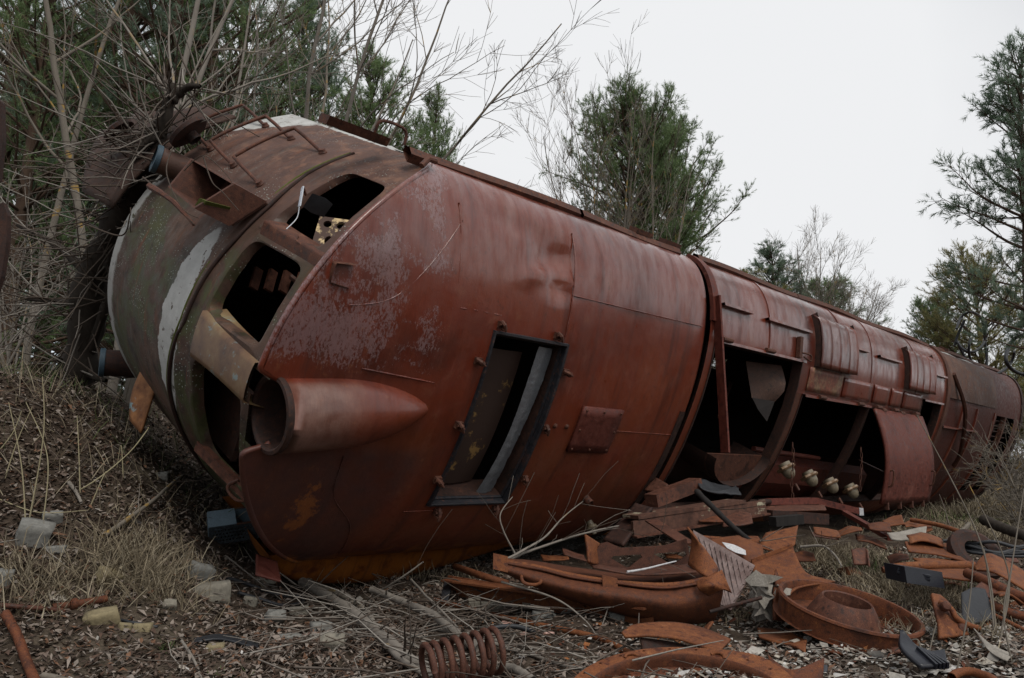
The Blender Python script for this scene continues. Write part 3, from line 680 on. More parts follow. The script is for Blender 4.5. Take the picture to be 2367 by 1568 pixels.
# --- closed sides, floor, partition, tail (keep the inside dark)
vS = 1.495; ue = -2.05
def sheet(name, mat, pts, n=(2, 2)): return part(MB().grid(resample(pts, *n)), name, mat)
for sg in (1, -1):
    mb = MB(); sx_ = np.linspace(s0(1.495), 15.6, 50); mb.grid(np.array([[(s_, sg * vS, u_) for s_ in sx_] for u_ in np.linspace(0, ue, 6)])); part(mb, 'side_wall', M['rust_brown'])
fvx, fsx = vlines((0.0, .2), 20), slines(-.45, 15.6, .6, (7.55, 7.95)); fvx = np.unique(np.concatenate([fvx, [-1.495, 1.495]]))
FS, FV = np.meshgrid(fsx, fvx, indexing='ij'); Pf = np.stack([FS, FV, ue + 0 * FS], -1)
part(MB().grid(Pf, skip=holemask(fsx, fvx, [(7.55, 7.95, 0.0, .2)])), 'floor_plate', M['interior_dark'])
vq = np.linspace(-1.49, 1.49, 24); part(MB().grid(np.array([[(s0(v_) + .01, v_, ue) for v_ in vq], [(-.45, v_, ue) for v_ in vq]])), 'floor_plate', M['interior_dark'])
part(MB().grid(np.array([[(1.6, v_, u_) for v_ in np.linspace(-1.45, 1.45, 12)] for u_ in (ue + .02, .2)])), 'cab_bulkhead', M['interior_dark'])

# --- hood roof with its open hatches
OA = (2.86, 4.78, -1.02, .84); OB = (4.95, 6.99, -1.02, .48); OD = (7.02, 9.02, -1.02, .48); OC = (9.06, 9.98, -1.02, .71)
sl = slines(2.75, 10.2, .16, [x for o_ in (OA, OB, OD, OC) for x in o_[:2]]); vl = vlines((-1.02, .48, .71, .84), 50)
SS, VV = np.meshgrid(sl, vl, indexing='ij')
off = .005 * vn(np.stack([SS, VV, 0 * SS], -1).reshape(-1, 3), 1.1, 41, 3).reshape(SS.shape) * np.clip((1.5 - np.abs(VV)) / .08, 0, 1)
Q = roof(SS, VV, off)
part(MB().grid(Q, skip=holemask(sl, vl, [OA, OB, OD, OC])), 'hood_roof', M['hull'], 'all')
def band(name, sa, sb, o, mat, v0=-1.5, v1=1.5, n=60, th=.02):
    vq = vlines((), n); vq = vq[(vq >= v0) & (vq <= v1)]
    G = np.array([roof(np.full(len(vq), s_), vq, o_) for s_, o_ in ((sa, -.01), (sa, o), (sb, o), (sb, -.01))]); return part(MB().grid(G), name, mat)
vq = vlines((), 60); part(MB().grid(np.array([roof(np.full(60, s_), vq[:60] if len(vq) >= 60 else np.resize(vq, 60), o_) for s_, o_ in ((2.66, .0), (2.67, -.09), (2.76, -.09))])), 'joint_gap', M['rust_dark'], 'all')
band('joint_flange', 2.75, 2.86, .03, M['rust_red'], 1.0, 1.5); band('joint_flange', 2.58, 2.66, .012, M['rust_dark'], -1.5, 0.2)
for s_ in (3.98, 6.9, 5.92, 8.7): band('roof_seam', s_ - .02, s_ + .02, .007, M['hull'], .86 if s_ < 4.8 else .5, 1.5)
band('roof_band', 10.14, 10.3, .03, M['rust_brown'], -1.5, 1.5)
# straight plank of flange hanging free
a_ = roof(2.80, 1.18, .035)
part(MB().beam(a_ + DOWN * -.05, a_ + DOWN * 1.40 + np.array([0, 0, .03]), .105, .02, (1, 0, .4)), 'hanging_strip', M['rust_red'])
# rain ledges
for sa, sb, v_ in ((2.94, 3.52, 1.19), (3.86, 4.92, 1.18), (6.18, 6.69, 1.16), (7.08, 7.92, 1.15), (9.22, 10.06, 1.13), (2.88, 4.8, .86), (4.95, 7.0, .5), (9.05, 9.98, .73), (10.27, 12.33, .38)):
    G = [roof(np.array([sa, sb]), np.array([v_, v_]), o_) for o_ in (-.01, .045)] + [roof(np.array([sa, sb]), np.array([v_ - .025, v_ - .025]), o_) for o_ in (.05, -.01)]
    part(MB().grid(np.array(G)), 'rain_ledge', M['hull'], False)
# ribbed shutters
for sa, sb, va, vb in ((5.10, 6.18, .83, 1.36), (8.16, 9.32, .82, 1.34)):
    sq, vq = np.linspace(sa, sb, 81), np.linspace(va, vb, 12); A_, B_ = np.meshgrid(sq, vq, indexing='ij')
    fr_ = ((A_ - sa) / (sb - sa) * 4) % 1; rib = .010 * (np.minimum(fr_, 1 - fr_) < .05)
    G = roof(A_, B_, .085 + rib - .06 * np.clip((B_ - vb + .08) / .08, 0, 1) ** 2)
    solid(part(MB().grid(G), 'ribbed_shutter', M['hull']), .03, -1)
    for s_ in (sa, sb): part(MB().grid(np.array([roof(np.full(12, s_), vq, .08), roof(np.full(12, s_), vq, -.01)])), 'shutter_side', M['rust_dark'])
    part(MB().grid(np.array([roof(sq, np.full(81, va), .075), roof(sq, np.full(81, va + .02), -.01)])), 'shutter_side', M['rust_dark'])
# patches of worn paint under the shutter
def wornmat():
    t = NT('worn_yellowed_paint'); a = t.noise(3.5, 6, .7); st = t.noise(1, 5, .6, vec=t.map((10, .8, .8)))
    col = t.mix(t.step(a, .45, .6), t.ramp(st, [(.3, (.11, .03, .018)), (.7, (.22, .07, .04))]), (.21, .125, .07))
    return t.fin(t.mul(col, t.ramp(t.noise(30, 4), [(.35, .6), (.6, 1.1)])), .6, a, .2, .005)
M['worn'] = wornmat()
for sa, sb, va, vb in ((5.0, 5.95, .54, .81),):
    A_, B_ = np.meshgrid(np.linspace(sa, sb, 8), np.linspace(va, vb, 6), indexing='ij'); solid(part(MB().grid(roof(A_, B_, .012)), 'roof_panel', M['worn']), .012)
for sa, sb in ((6.02, 6.95), (7.05, 7.6), (7.7, 8.12), (8.2, 9.0)):
    A_, B_ = np.meshgrid(np.linspace(sa, sb, 8), np.linspace(.54, .78, 6), indexing='ij'); solid(part(MB().grid(roof(A_, B_, .012)), 'roof_panel', M['hull']), .012)
# hinges along the hatch line
for s_ in (5.4, 6.6, 7.25, 7.9, 8.8, 3.9, 3.0): 
    v_ = .5 if s_ > 4.9 else .87
    part(MB().tube([roof(s_ - .09, v_, .05), roof(s_ + .09, v_, .05)], .024, 8), 'hinge', M['rust_brown'])
part(MB().box(roof(4.62, .98, .03), (.035, 0, 0), (0, .11, -.04), (0, .01, .02)), 'latch_plate', M['rust_brown'])
part(MB().tube(curve([roof(4.64, .93, .05), roof(4.78, .92, .09), roof(4.80, .86, .09), roof(4.68, .89, .06)], 14), .01, 5), 'latch_ring', M['rust_brown'])
# frames and posts between the hatches, dropping in to give the openings depth
def post(s_, va, vb, w_, d_, mat):
    vq = np.linspace(va, vb, 14); G = [roof(np.full(14, s_ + x), vq, o_) for x, o_ in ((-w_, .004), (w_, .004), (w_, -d_), (-w_, -d_), (-w_, .004))]; part(MB().grid(np.array(G)), 'door_post', mat)
post(4.865, -1.05, .5, .06, .09, M['rust_brown']); post(7.0, -1.05, .5, .035, .07, M['rust_dark']); post(9.04, -1.05, .6, .035, .07, M['rust_dark'])
for (a, b, c, d) in (OA, OB, OD, OC): part(ring(a, b, c, d, roof, 0, 0, [(-.004, .0), (-.004, .012), (.012, .012), (.014, -.10)]), 'hatch_frame', M['rust_dark'])
# hinged hatch door hanging straight down
o0 = roof(7.06, .47, .05); o1 = roof(9.02, .47, .05); dl = DOWN
mb = MB(); G = []
for f_ in np.linspace(0, 1, 16):
    bow = .11 * math.sin(math.pi * f_) * np.array([0, .447, .894])
    G.append([o0 + (o1 - o0) * g_ + dl * 1.24 * f_ + bow + np.array([0, 0, .006 if (k % 4 == 0) else 0]) for k, g_ in enumerate(np.linspace(0, 1, 17))])
door = part(mb.grid(np.array(G)), 'hatch_door', M['rust_red']); solid(door, .035)
G = np.array(G)
for gi in (1, 15):
    c0 = G[11, gi]; e = G[12, gi] - c0; e /= np.linalg.norm(e); nrm = np.array([0, .447, .894])
    part(MB().tube(curve([c0 - e * .10, c0 - e * .09 + nrm * .06, c0 + e * .09 + nrm * .06, c0 + e * .10], 14), .013, 6), 'handle', M['rust_brown'], True, door)
for gi in (2, 6, 10, 14): part(MB().box(G[-1, gi] + dl * .03, (.02, 0, 0), dl * .05, np.array([0, .02, .04]) * .5), 'hinge_tab', M['rust_brown'], True, door)
for gi in (3, 9, 14): part(MB().tube([G[0, gi] - (o1 - o0) * .04, G[0, gi] + (o1 - o0) * .04], .03, 8), 'hinge', M['rust_brown'], True, door)
# engine in the second hatch: brown block, three stained domes
mb = MB(); prof = [(-.62, -.3), (-.42, .22), (-.5, .34), (-.75, .36), (-1.0, .22), (-1.1, -.3)]
G = np.array([[(s_, v_ - .045 * (s_ - 5), u_) for v_, u_ in prof] for s_ in np.linspace(4.96, 9.0, 14)]); part(mb.grid(G), 'engine_block', M['rust_red'], False)
part(MB().tube([(4.96, -.33, .36), (6.9, -.42, .36)], .03, 8), 'engine_rail', M['rust_red'])
for px, py, Y in ((1830, 1104, 9.05), (1883, 1122, 9.5), (1931, 1138, 10.0), (1978, 1150, 10.5)):
    o = Lc(pt(px, py, Y)); d = DOWN * .75 + np.array([0.12, 0, .55]); d /= np.linalg.norm(d); 
    cy = part(MB().lathe(o - d * .12, d, [(.07, -.06), (.075, .02), (.07, .07), (.05, .11), (.022, .13), (.001, .132)], 20), 'cylinder_dome', M['ceramic'])
    t_ = np.linspace(0, 2 * math.pi, 25)[:-1]; x = np.cross(d, (1, 0, 0)); x /= np.linalg.norm(x); y = np.cross(d, x)
    part(MB().tube(np.array([o - d * .12 + (x * math.cos(a) + y * math.sin(a)) * (.084 + .012 * math.sin(5 * a)) for a in t_]), .024, 6, closed=True), 'collar', M['ceramic_brown'], True, cy)
    part(MB().tube([o + d * .08, o + d * .16], .018, 6), 'nozzle', M['rust_brown'], True, cy)
# half drum and torn duct in the first hatch
o = Lc(pt(1722, 1062, 8.5)); mb = MB(); th = np.linspace(0, math.pi, 20)
G = np.array([[o + np.array([.6 * math.cos(a), -.32 * math.sin(a), -u_]) for a in th] for u_ in (0, .25, .5)]); part(mb.grid(G), 'half_drum', M['rust_dark'])
mb = MB(); mb.poly([[o + np.array([.6 * math.cos(a), -.32 * math.sin(a), -.12]) for a in th]], .02); part(mb, 'drum_face', M['rust_brown'], False)
d0, d1, d2, d3 = [Lc(pt(x, y, Y)) for x, y, Y in ((1724, 835, 8.35), (1806, 845, 8.7), (1790, 930, 8.6), (1738, 922, 8.3))]
part(MB().grid(resample([[d0, d1], [d0 * .5 + d3 * .5, d1 * .5 + d2 * .5 + np.array([0, 0, .1])], [d3, d2]], 6, 6)), 'torn_duct', M['plate_brown'])
e0, e1, e2, e3 = [Lc(pt(x, y, Y)) for x, y, Y in ((1738, 920, 8.3), (1790, 928, 8.6), (1772, 975, 8.5), (1752, 948, 8.35))]
part(MB().poly([[e0, e1, e2, e3]], .01), 'torn_flap', M['interior_dark'], False)
part(MB().beam(Lc(pt(1662, 965, 8.4)), Lc(pt(1690, 885, 9.0)), .03, .03), 'strut', M['rust_brown'])
# tail end: olive-brown shoulder, hinged panels, louvre grille
sl = slines(10.24, 15.4, .2, (13.5, 14.9)); vl = vlines((-.9, .72), 40); SS, VV = np.meshgrid(sl, vl, indexing='ij')
off = .012 * vn(np.stack([SS, VV, 0 * SS], -1).reshape(-1, 3), .9, 51, 3).reshape(SS.shape) * np.clip((1.5 - np.abs(VV)) / .08, 0, 1) - .06 * np.exp(-((SS - 11.6) / .5) ** 2 - ((VV - 1.25) / .2) ** 2)
part(MB().grid(roof(SS, VV, off), skip=holemask(sl, vl, [(13.5, 14.9, -.9, .72)])), 'tail_roof', M['tail'], 'all')
A_, B_ = np.meshgrid(np.linspace(10.3, 13.3, 30), np.linspace(.84, 1.5, 12), indexing='ij')
part(MB().grid(roof(A_, B_, .015 + .012 * np.sin(A_ * 5) * np.sin(B_ * 7))), 'tail_shoulder', M['nose'], 'all')
for s_ in (11.2, 12.1, 13.3): band('roof_seam', s_ - .03, s_ + .03, .02, M['hull'], -1.4, .82)
for k in range(14): part(MB().box(roof(14.2, -.8 + .108 * k, -.10), (.66, 0, 0), (0, .028, .03), (0, -.006, .008)), 'louvre_slat', M['rust_dark'])
post(14.2, -.9, .72, .05, .08, M['rust_brown'])
band('end_rim', 15.34, 15.5, .025, M['rust_dark'], -1.5, 1.5)
vq = vlines((), 40); vq = vq[(vq > -1.49) & (vq < 1.49)]
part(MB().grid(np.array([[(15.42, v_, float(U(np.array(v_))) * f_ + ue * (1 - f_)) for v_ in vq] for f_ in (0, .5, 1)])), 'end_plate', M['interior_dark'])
part(MB().tube(curve([roof(10.45, 1.2, .04), roof(11.0, .7, .09), roof(11.6, .0, .08) , roof(11.75, -.3, .05)], 20), .035, 6), 'bent_pipe', M['rust_brown'])
# gutter rail along the top edge
for sa, sb, o_ in ((-.72, 1.02, .0), (1.06, 2.52, .0), (2.85, 5.1, .0), (5.15, 10.1, -.015), (10.3, 15.3, -.02)):
    n = 16; pts = np.array([(s_, 1.50 + .012 * math.sin(s_ * 2.3), .035 + o_ + .008 * math.sin(s_ * 3.1)) for s_ in np.linspace(sa, sb, n)])
    mb = MB(); G = np.array([pts + np.array(d) for d in ((0, -.05, .03), (0, .01, .055), (0, .05, .01), (0, .05, -.04), (0, .01, -.05))]); part(mb.grid(G, closeu=True), 'gutter_rail', M['rust_brown'], False)
part(MB().tube([roof(-.60, 1.46, .05), roof(-.68, 1.45, .06), roof(-.74, 1.42, .03)], .02, 8), 'gutter_spout', M['rust_brown'])
hz = part(MB().box(np.array([-.95, 1.52, -.28]), (.24, 0, 0), (0, .03, .01), (0, 0, .06)), 'lifting_lug', M['rust_brown'])
part(MB().tube(curve([np.array([-.82, 1.55, -.25]), np.array([-.8, 1.64, -.24]), np.array([-.62, 1.64, -.22]), np.array([-.6, 1.54, -.2])], 14), .012, 6), 'lifting_ring', M['rust_brown'], True, hz)
for s_ in (1.95, 2.42, 11.0): part(MB().box(np.array([s_, 1.56, .0]), (.12, 0, 0), (0, .02, 0), (0, 0, .05)), 'gutter_bracket', M['rust_brown'])
# two chains hanging in the hatches
def chain(px, y0, y1, Y, nm):
    a, b = pt(px, y0, Y), pt(px, y1, Y); n = max(4, int((a[2] - b[2]) / .055)); mb = MB()
    t_ = np.linspace(0, 2 * math.pi, 11)[:-1]
    for k in range(n):
        c_ = a + (b - a) * k / (n - 1) + np.array([.01 * math.sin(k * .7), 0, 0]); e = np.array([1, 0, 0]) if k % 2 else np.array([0, 1, 0])
        mb.tube(np.array([c_ + e *   .013 * math.cos(x) + np.array([0, 0, .036 * math.sin(x)]) for x in t_]),   .0045, 4, closed=True)
    part_ = MB(); o_ = mb.build(nm, M['rust_brown'], parent=None, smooth='all'); return o_
tag(chain(1832, 1030, 1160, 8.7, 'hanging_chain'), 'thin rusty chain hanging in front of the stained engine domes', 'chain')
tag(chain(1990, 1040, 1130, 9.9, 'hanging_chain'), 'thin dark chain hanging beside the dangling red hatch door', 'chain')

# ================================================================== TREES
def obj_from(name, V, F, mat, parent=None, smooth=True):
    me = bpy.data.meshes.new(name)
    V = np.asarray(V, np.float32); F = np.asarray(F, np.int32); k = F.shape[1]
    me.vertices.add(len(V)); me.vertices.foreach_set('co', V.ravel())
    me.loops.add(F.size); me.loops.foreach_set('vertex_index', F.ravel())
    me.polygons.add(len(F)); me.polygons.foreach_set('loop_start', np.arange(0, F.size, k, dtype=np.int32))
    try: me.polygons.foreach_set('loop_total', np.full(len(F), k, np.int32))
    except Exception: pass
    me.materials.append(mat)
    if smooth: me.polygons.foreach_set('use_smooth', np.ones(len(F), bool))
    me.update(calc_edges=True)
    o = bpy.data.objects.new(name, me); C.objects.link(o)
    if parent is not None: o.parent = parent
    return o
def tubes(polys, n=5):
    """many tapered polylines -> one vertex / quad array"""
    Vs, Fs, b = [], [], 0; th = np.arange(n) * 2 * math.pi / n; ct, st = np.cos(th), np.sin(th)
    for P, r in polys:
        m = len(P); T = np.gradient(P, axis=0); T /= np.linalg.norm(T, axis=1, keepdims=True) + 1e-9
        a = np.array([.31, .22, .92]) if abs(T[0][2]) < .85 else np.array([1., .1, 0])
        N = np.cross(T, a); N /= np.linalg.norm(N, axis=1, keepdims=True) + 1e-9; B = np.cross(T, N)
        G = P[:, None] + np.asarray(r)[:, None, None] * (ct[None, :, None] * N[:, None] + st[None, :, None] * B[:, None])
        Vs.append(G.reshape(-1, 3)); i = np.arange(m - 1)[:, None] * n; j = np.arange(n)[None]; j2 = (j + 1) % n
        Fs.append(np.stack([b + i + j, b + i + j2, b + i + n + j2, b + i + n + j], -1).reshape(-1, 4)); b += m * n
    return np.concatenate(Vs), np.concatenate(Fs)
def norm(v): return v / (np.linalg.norm(v) + 1e-9)
def branch_line(g, p, d, L_, r0, r1, wob, up=0.0, n=None):
    n = n or max(4, int(L_ / .22) + 2); st = L_ / (n - 1); pts = [p]; d = norm(d)
    for _ in range(n - 1):
        d = norm(d + g.normal(size=3) * wob + np.array([0, 0, up])); p = p + d * st; pts.append(p)
    return np.array(pts), np.linspace(r0, r1, n)
def bare_tree(seed, H, r0, d0=(0, 0, 1), nb=11, spread=.8, up=.03, forks=1, twigs=1.0, depth=3, wob=.06):
    g = np.random.default_rng(seed); limbs, fine = [], []
    def grow(P, r, level, L_):
        if level > depth: return
        nk = int((nb if level == 1 else nb * .62 if level == 2 else nb * .5 * twigs) * (.8 + .4 * g.random()))
        for _ in range(nk):
            f_ = g.uniform(.18 if level > 1 else .22, .97); k = min(int(f_ * (len(P) - 1)), len(P) - 2)
            t = norm(P[k + 1] - P[k]); a = norm(np.cross(t, g.normal(size=3))); ang = g.uniform(.45, 1.0) * spread
            d = t * math.cos(ang) + a * math.sin(ang); l2 = L_ * g.uniform(.28, .6) * (1.12 - .65 * f_); rr = max(.0035, r[k] * g.uniform(.4, .62))
            q = branch_line(g, P[k], d, max(.25, l2), rr, max(.0022, rr * .25), wob * 1.5, up)
            (limbs if level == 1 else fine).append(q); grow(q[0], q[1], level + 1, l2)
    stems = []
    for k in range(forks):
        d = norm(np.array(d0) + (g.normal(size=3) * .22 if forks > 1 else 0)); L_ = H * g.uniform(.8, 1.05) if forks > 1 else H
        q = branch_line(g, np.array([0, 0, -.1]) + (g.normal(size=3) * .08 if forks > 1 else 0), d, L_, r0, r0 * .18, wob * .7, up, max(8, int(L_ / .4)))
        stems.append(q); grow(q[0], q[1], 1, L_)
    return stems, limbs, fine
def plant_bare(name, label, loc, seed, mat, group=None, cat='tree', parts=('trunk', 'limbs', 'twigs'), **k):
    st, li, fi = bare_tree(seed, **k); t = thing(name, label, cat, loc, group)
    for q in st: obj_from(parts[0] if parts[0] != 'stems' else 'stem', *tubes([q], 8), mat, t)
    if li: kind(obj_from(parts[1], *tubes(li, 6), mat, t), 'stuff')
    if fi: kind(obj_from(parts[2], *tubes(fi, 4), mat, t), 'stuff')
    return t
def pine(seed, H, Rm, base=.18, lev=.42, shoots=1.0, droop=.0, needle=.10, wid=.012, prof=None, upturn=.5):
    g = np.random.default_rng(seed); tr = branch_line(g, np.array([0, 0, -.2]), (0, 0, 1), H + .2, H * .014 + .03, .012, .015, .01, 22)
    P = tr[0]; zs = P[:, 2]; limbs = []; SP, SD = [], []
    z = H * base
    while z < H * .985:
        f_ = (z - H * base) / (H * (1 - base)); c = np.array([np.interp(z, zs, P[:, 0]), np.interp(z, zs, P[:, 1]), z])
        Rz = Rm * (prof(f_) if prof else (1 - f_) ** .75 * min(1, .55 + 2.2 * f_)) + .12
        for _ in range(int(g.integers(4, 7))):
            a = g.uniform(0, 6.283); L_ = Rz * g.uniform(.6, 1.12); el = -droop + .15 + .7 * f_ + g.normal() * .12
            d = np.array([math.cos(a) * math.cos(el), math.sin(a) * math.cos(el), math.sin(el)])
            q = branch_line(g, c, d, L_, .012 + .012 * L_, .005, .07, .05 * upturn * 2); limbs.append(q)
            ns_ = max(2, int(L_ * 9 * shoots))
            for _ in range(ns_):
                t_ = g.uniform(.12, 1) ** .75; k = min(int(t_ * (len(q[0]) - 1)), len(q[0]) - 2); b = q[0][k] + (q[0][k + 1] - q[0][k]) * g.random()
                dd = norm(norm(q[0][k + 1] - q[0][k]) * .8 + g.normal(size=3) * .6 + np.array([0, 0, .35 * upturn])); l2 = g.uniform(.12, .5) * (.5 + .35 * min(L_, 1.6)) * (1.2 - .6 * t_)
                s_ = branch_line(g, b, dd, l2, .006, .003, .08, .06 * upturn, 4); limbs.append(s_)
                for e in (s_[0][-1], s_[0][2]):
                    SP.append(e); SD.append(norm(dd + g.normal(size=3) * .35 + np.array([0, 0, .55 * upturn])))
            SP.append(q[0][-1]); SD.append(norm(q[0][-1] - q[0][-2] + np.array([0, 0, .5 * upturn])))
        z += lev * g.uniform(.7, 1.2) * (1 - .35 * f_)
    for k in range(3): SP.append(P[-1] - np.array([0, 0, .12 * k])); SD.append(np.array([0, 0, 1.]))
    SP, SD = np.array(SP), np.array(SD); n = len(SP); K = 22
    sl_ = g.uniform(.10, .26, (n, 1)); ph_ = g.uniform(0, 6.283, (n, K)); al = g.uniform(0, 1, (n, K))
    A_ = np.cross(SD, np.array([.3, .5, .81])); A_ /= np.linalg.norm(A_, axis=1, keepdims=True); B_ = np.cross(SD, A_)
    rad = np.cos(ph_)[..., None] * A_[:, None] + np.sin(ph_)[..., None] * B_[:, None]
    b0 = SP[:, None] + SD[:, None] * (al * sl_)[..., None]
    nd = SD[:, None] * .75 + rad * .75; nl = needle * g.uniform(.7, 1.2, (n, K))[..., None]
    tip = b0 + nd * nl; sd_ = np.cross(nd, SD[:, None] + .01); sd_ /= np.linalg.norm(sd_, axis=-1, keepdims=True) + 1e-9
    V = np.stack([b0 - sd_ * wid / 2, b0 + sd_ * wid / 2, tip], 2).reshape(-1, 3)
    return tr, limbs, V, np.arange(len(V)).reshape(-1, 3)
def plant_pine(name, label, loc, seed, mat, group=None, src=None, rot=0, sc=(1, 1, 1), **k):
    if src is not None:
        t = src.copy(); C.objects.link(t); t['label'] = label; t.location = loc; t.rotation_euler = (0, 0, rot); t.scale = sc
        if group: t['group'] = group
        for c in list(src.children):
            d = c.copy(); C.objects.link(d); d.parent = t
            if c.name.startswith('needles') and mat is not None and mat.name != c.data.materials[0].name:
                d.data = c.data.copy(); d.data.materials[0] = mat
        return t
    tr, li, V, F = pine(seed, **k); t = thing(name, label, 'tree', loc, group); t.rotation_euler = (0, 0, rot); t.scale = sc
    obj_from('trunk', *tubes([tr], 8), M['bark_pine'], t); kind(obj_from('branches', *tubes(li, 4), M['bark_pine'], t), 'stuff'); kind(obj_from('needles', V, F, mat, t, False), 'stuff'); return t
def gpos(px, Y, dz=0.0):
    X = (px - CX) / FPX * Y / 1.0 * (_c + _s * _s / _c) * 1.0; X = (px - CX) / FPX * Y * (1 / _c) * (1 - 0.0); return np.array([X, Y, float(ground(X, Y)) - .05 + dz])

PG = 'pines standing behind the wreck'
def hgt(px, py, Y): return float(pt(px, py, Y)[2]) - float(gpos(px, Y)[2])
fat = lambda f: (min(1, .7 + .7 * f) if f < .4 else (1 - ((f - .4) / .61) ** 2.2) ** .8)
big = plant_pine('pine_tree', 'broad dense pine in the middle of the skyline behind the locomotive roof', gpos(1440, 21), 3, M['needles_green'], PG, H=hgt(1440, 245, 21), Rm=3.0, base=.1, lev=.34, shoots=1.35, prof=fat)
slim = plant_pine('pine_tree', 'slender pale green pine just above the locomotive cab', gpos(895, 20), 5, M['needles_bright'], PG, H=hgt(895, 118, 20), Rm=2.3, base=.1, lev=.34, shoots=1.2, prof=lambda f: (1 - f ** 3.2))
right = plant_pine('pine_tree', 'tall dark pine cut by the right edge of the picture', gpos(2385, 13.5), 8, M['needles_blue'], PG, H=hgt(2370, 160, 13.5), Rm=1.5, base=.36, lev=.36, shoots=1.25, prof=lambda f: (.75 + .6 * f if f < .4 else 1.0 - .95 * ((f - .4) / .6) ** 1.3))
yel = plant_pine('pine_tree', 'low yellowish pine behind the far end of the locomotive', gpos(2270, 19.5), 12, M['needles_yellow'], PG, H=hgt(2200, 610, 19.5), Rm=2.0, base=.12, lev=.3, shoots=1.4, prof=lambda f: 1.0 - .75 * f * f, needle=.10)
plant_pine('pine_tree', 'second pine top leaning against the broad pine on its right side', gpos(1545, 22.5), 0, M['needles_green'], PG, src=big, rot=2.1, sc=(.9, .9, hgt(1530, 290, 22.5) / hgt(1440, 245, 21)))
plant_pine('pine_tree', 'small pine peeping over the roof right of the broad pine', gpos(1800, 24), 0, M['needles_blue'], PG, src=slim, rot=1.0, sc=(.9, .9, hgt(1800, 575, 24) / hgt(890, 120, 20)))
plant_pine('pine_tree', 'dark low pine behind the far part of the roof', gpos(1925, 27), 0, M['needles_green'], PG, src=big, rot=4.0, sc=(.8, .8, hgt(1925, 660, 27) / hgt(1440, 245, 21)))
plant_pine('pine_tree', 'slightly lower green pine right beside the slender pine above the cab', gpos(970, 22), 0, M['needles_bright'], PG, src=slim, rot=2.6, sc=(.7, .7, hgt(970, 215, 22) / hgt(895, 118, 20)))
plant_pine('pine_tree', 'small dark green pine left of the yellowish pine', gpos(2160, 24), 0, M['needles_green'], PG, src=big, rot=1.6, sc=(.55, .55, hgt(2160, 700, 24) / hgt(1440, 245, 21)))
loose = plant_pine('pine_tree', 'thin crowned pine behind the pale slender trunk at the upper left', gpos(95, 17.5), 21, M['needles_green'], PG, H=12.5, Rm=2.7, base=.08, lev=.5, shoots=.62, prof=lambda f: 1 - f ** 2.2)
lf = [(-60, 15, 1.25, 'pine at the left edge of the picture behind the bare trunks'), (250, 14.5, 1.15, 'pine behind the dead blackened trunk'), (400, 19, 1.35, 'pine rising behind the snow plough plates'),
      (540, 18, 1.3, 'pine behind the white striped nose corner'), (690, 22, 1.3, 'hazy pine between the bare limbs above the handrails'), (-220, 19, 1.3, 'pine outside the left edge reaching in with its boughs'), (160, 26, 1.5, 'far pine seen low through the left undergrowth'), (330, 28, 1.6, 'far pine in the gap left of the nose'), (20, 30, 1.6, 'farthest pine at the lower left horizon'), (10, 12.5, .8, 'nearest pine at the upper left behind the leaning trunk'), (330, 13.2, 1.0, 'green pine directly behind the blackened trunk and plough plates'), (470, 14.2, 1.0, 'green pine directly behind the square lamp box')]
for k, (px, Y, s_, lb) in enumerate(lf):
    plant_pine('pine_tree', lb, gpos(px, Y), 0, M['needles_green'] if k % 2 else M['needles_blue'], PG, src=slim if k in (4, 7, 8) else loose, rot=k * 1.3, sc=(s_ * 1.0,) * 2 + (s_ * 1.0,))
for k, (px, Y, s_, lb) in enumerate([(2130, 32, .42, 'distant small pine in the gap before the yellowish pine'), (2260, 30, .36, 'distant pine low behind the yellowish pine'), (2400, 26, .4, 'distant pine low at the right edge')]):
    plant_pine('pine_tree', lb, gpos(px, Y), 0, M['needles_green'], PG, src=big, rot=k * 2.0 + .5, sc=(s_ * 1.6, s_ * 1.6, s_))

plant_pine('pine_tree', 'young pine seen only through the small hole inside the first hatch', gpos(1668, 19), 0, M['needles_yellow'], PG, src=big, rot=1.0, sc=(.8, .8, .48))
BG = 'bare trees in front of the pines'
def bt(label, px, Y, seed, mat='bark_grey', **k): return plant_bare('bare_tree', label, gpos(px, Y), seed, M[mat], BG, **k)
def lean(a, b=0): return (math.sin(R(a)), math.sin(R(b)), 1)
bt('grey leaning trunk second from the left edge of the picture', 250, 8.6, 101, H=7.5, r0=.06, d0=lean(-13), nb=9, spread=.95, wob=.05)
bt('straight pale slender trunk left of the plough plates', 262, 8.0, 102, 'bark_pale', H=7, r0=.055, d0=lean(3), nb=10)
bt('lichen spotted trunk crossing the plough plates', 300, 7.6, 103, 'bark_pale', H=7, r0=.05, d0=lean(6), nb=9)
bt('dark slim trunk running up the left edge', 60, 9.0, 104, H=8, r0=.05, d0=lean(0), nb=8)
bt('many stemmed bare tree behind the nose', 430, 10.5, 105, 'bark_pale', H=8, r0=.045, d0=lean(4), nb=7, forks=2)
bt('bare tree fanning out to the right above the handrails', 560, 10.5, 106, H=8.5, r0=.05, d0=lean(24), nb=9, forks=2, spread=.8, up=.015)
bt('grey bare tree with long limbs over the white corner of the cab', 600, 12, 107, 'bark_pale', H=9.5, r0=.05, d0=lean(10), nb=8, forks=2, up=.02)
bt('thin bare tree with level twigs reaching into the open sky', 600, 12, 108, H=8.2, r0=.05, d0=lean(40), nb=8, forks=1, spread=.7, up=-.004)
bt('tall many stemmed bare tree in front of the broad pine', 1430, 18.0, 111, 'bark_grey', H=9.4, r0=.045, d0=lean(0), nb=11, forks=8, spread=.55, up=.045, twigs=.9)
bt('bare tree with upright twigs right of the broad pine', 1790, 24, 112, H=8.3, r0=.05, d0=lean(2), nb=11, forks=7, spread=.7, up=.04)
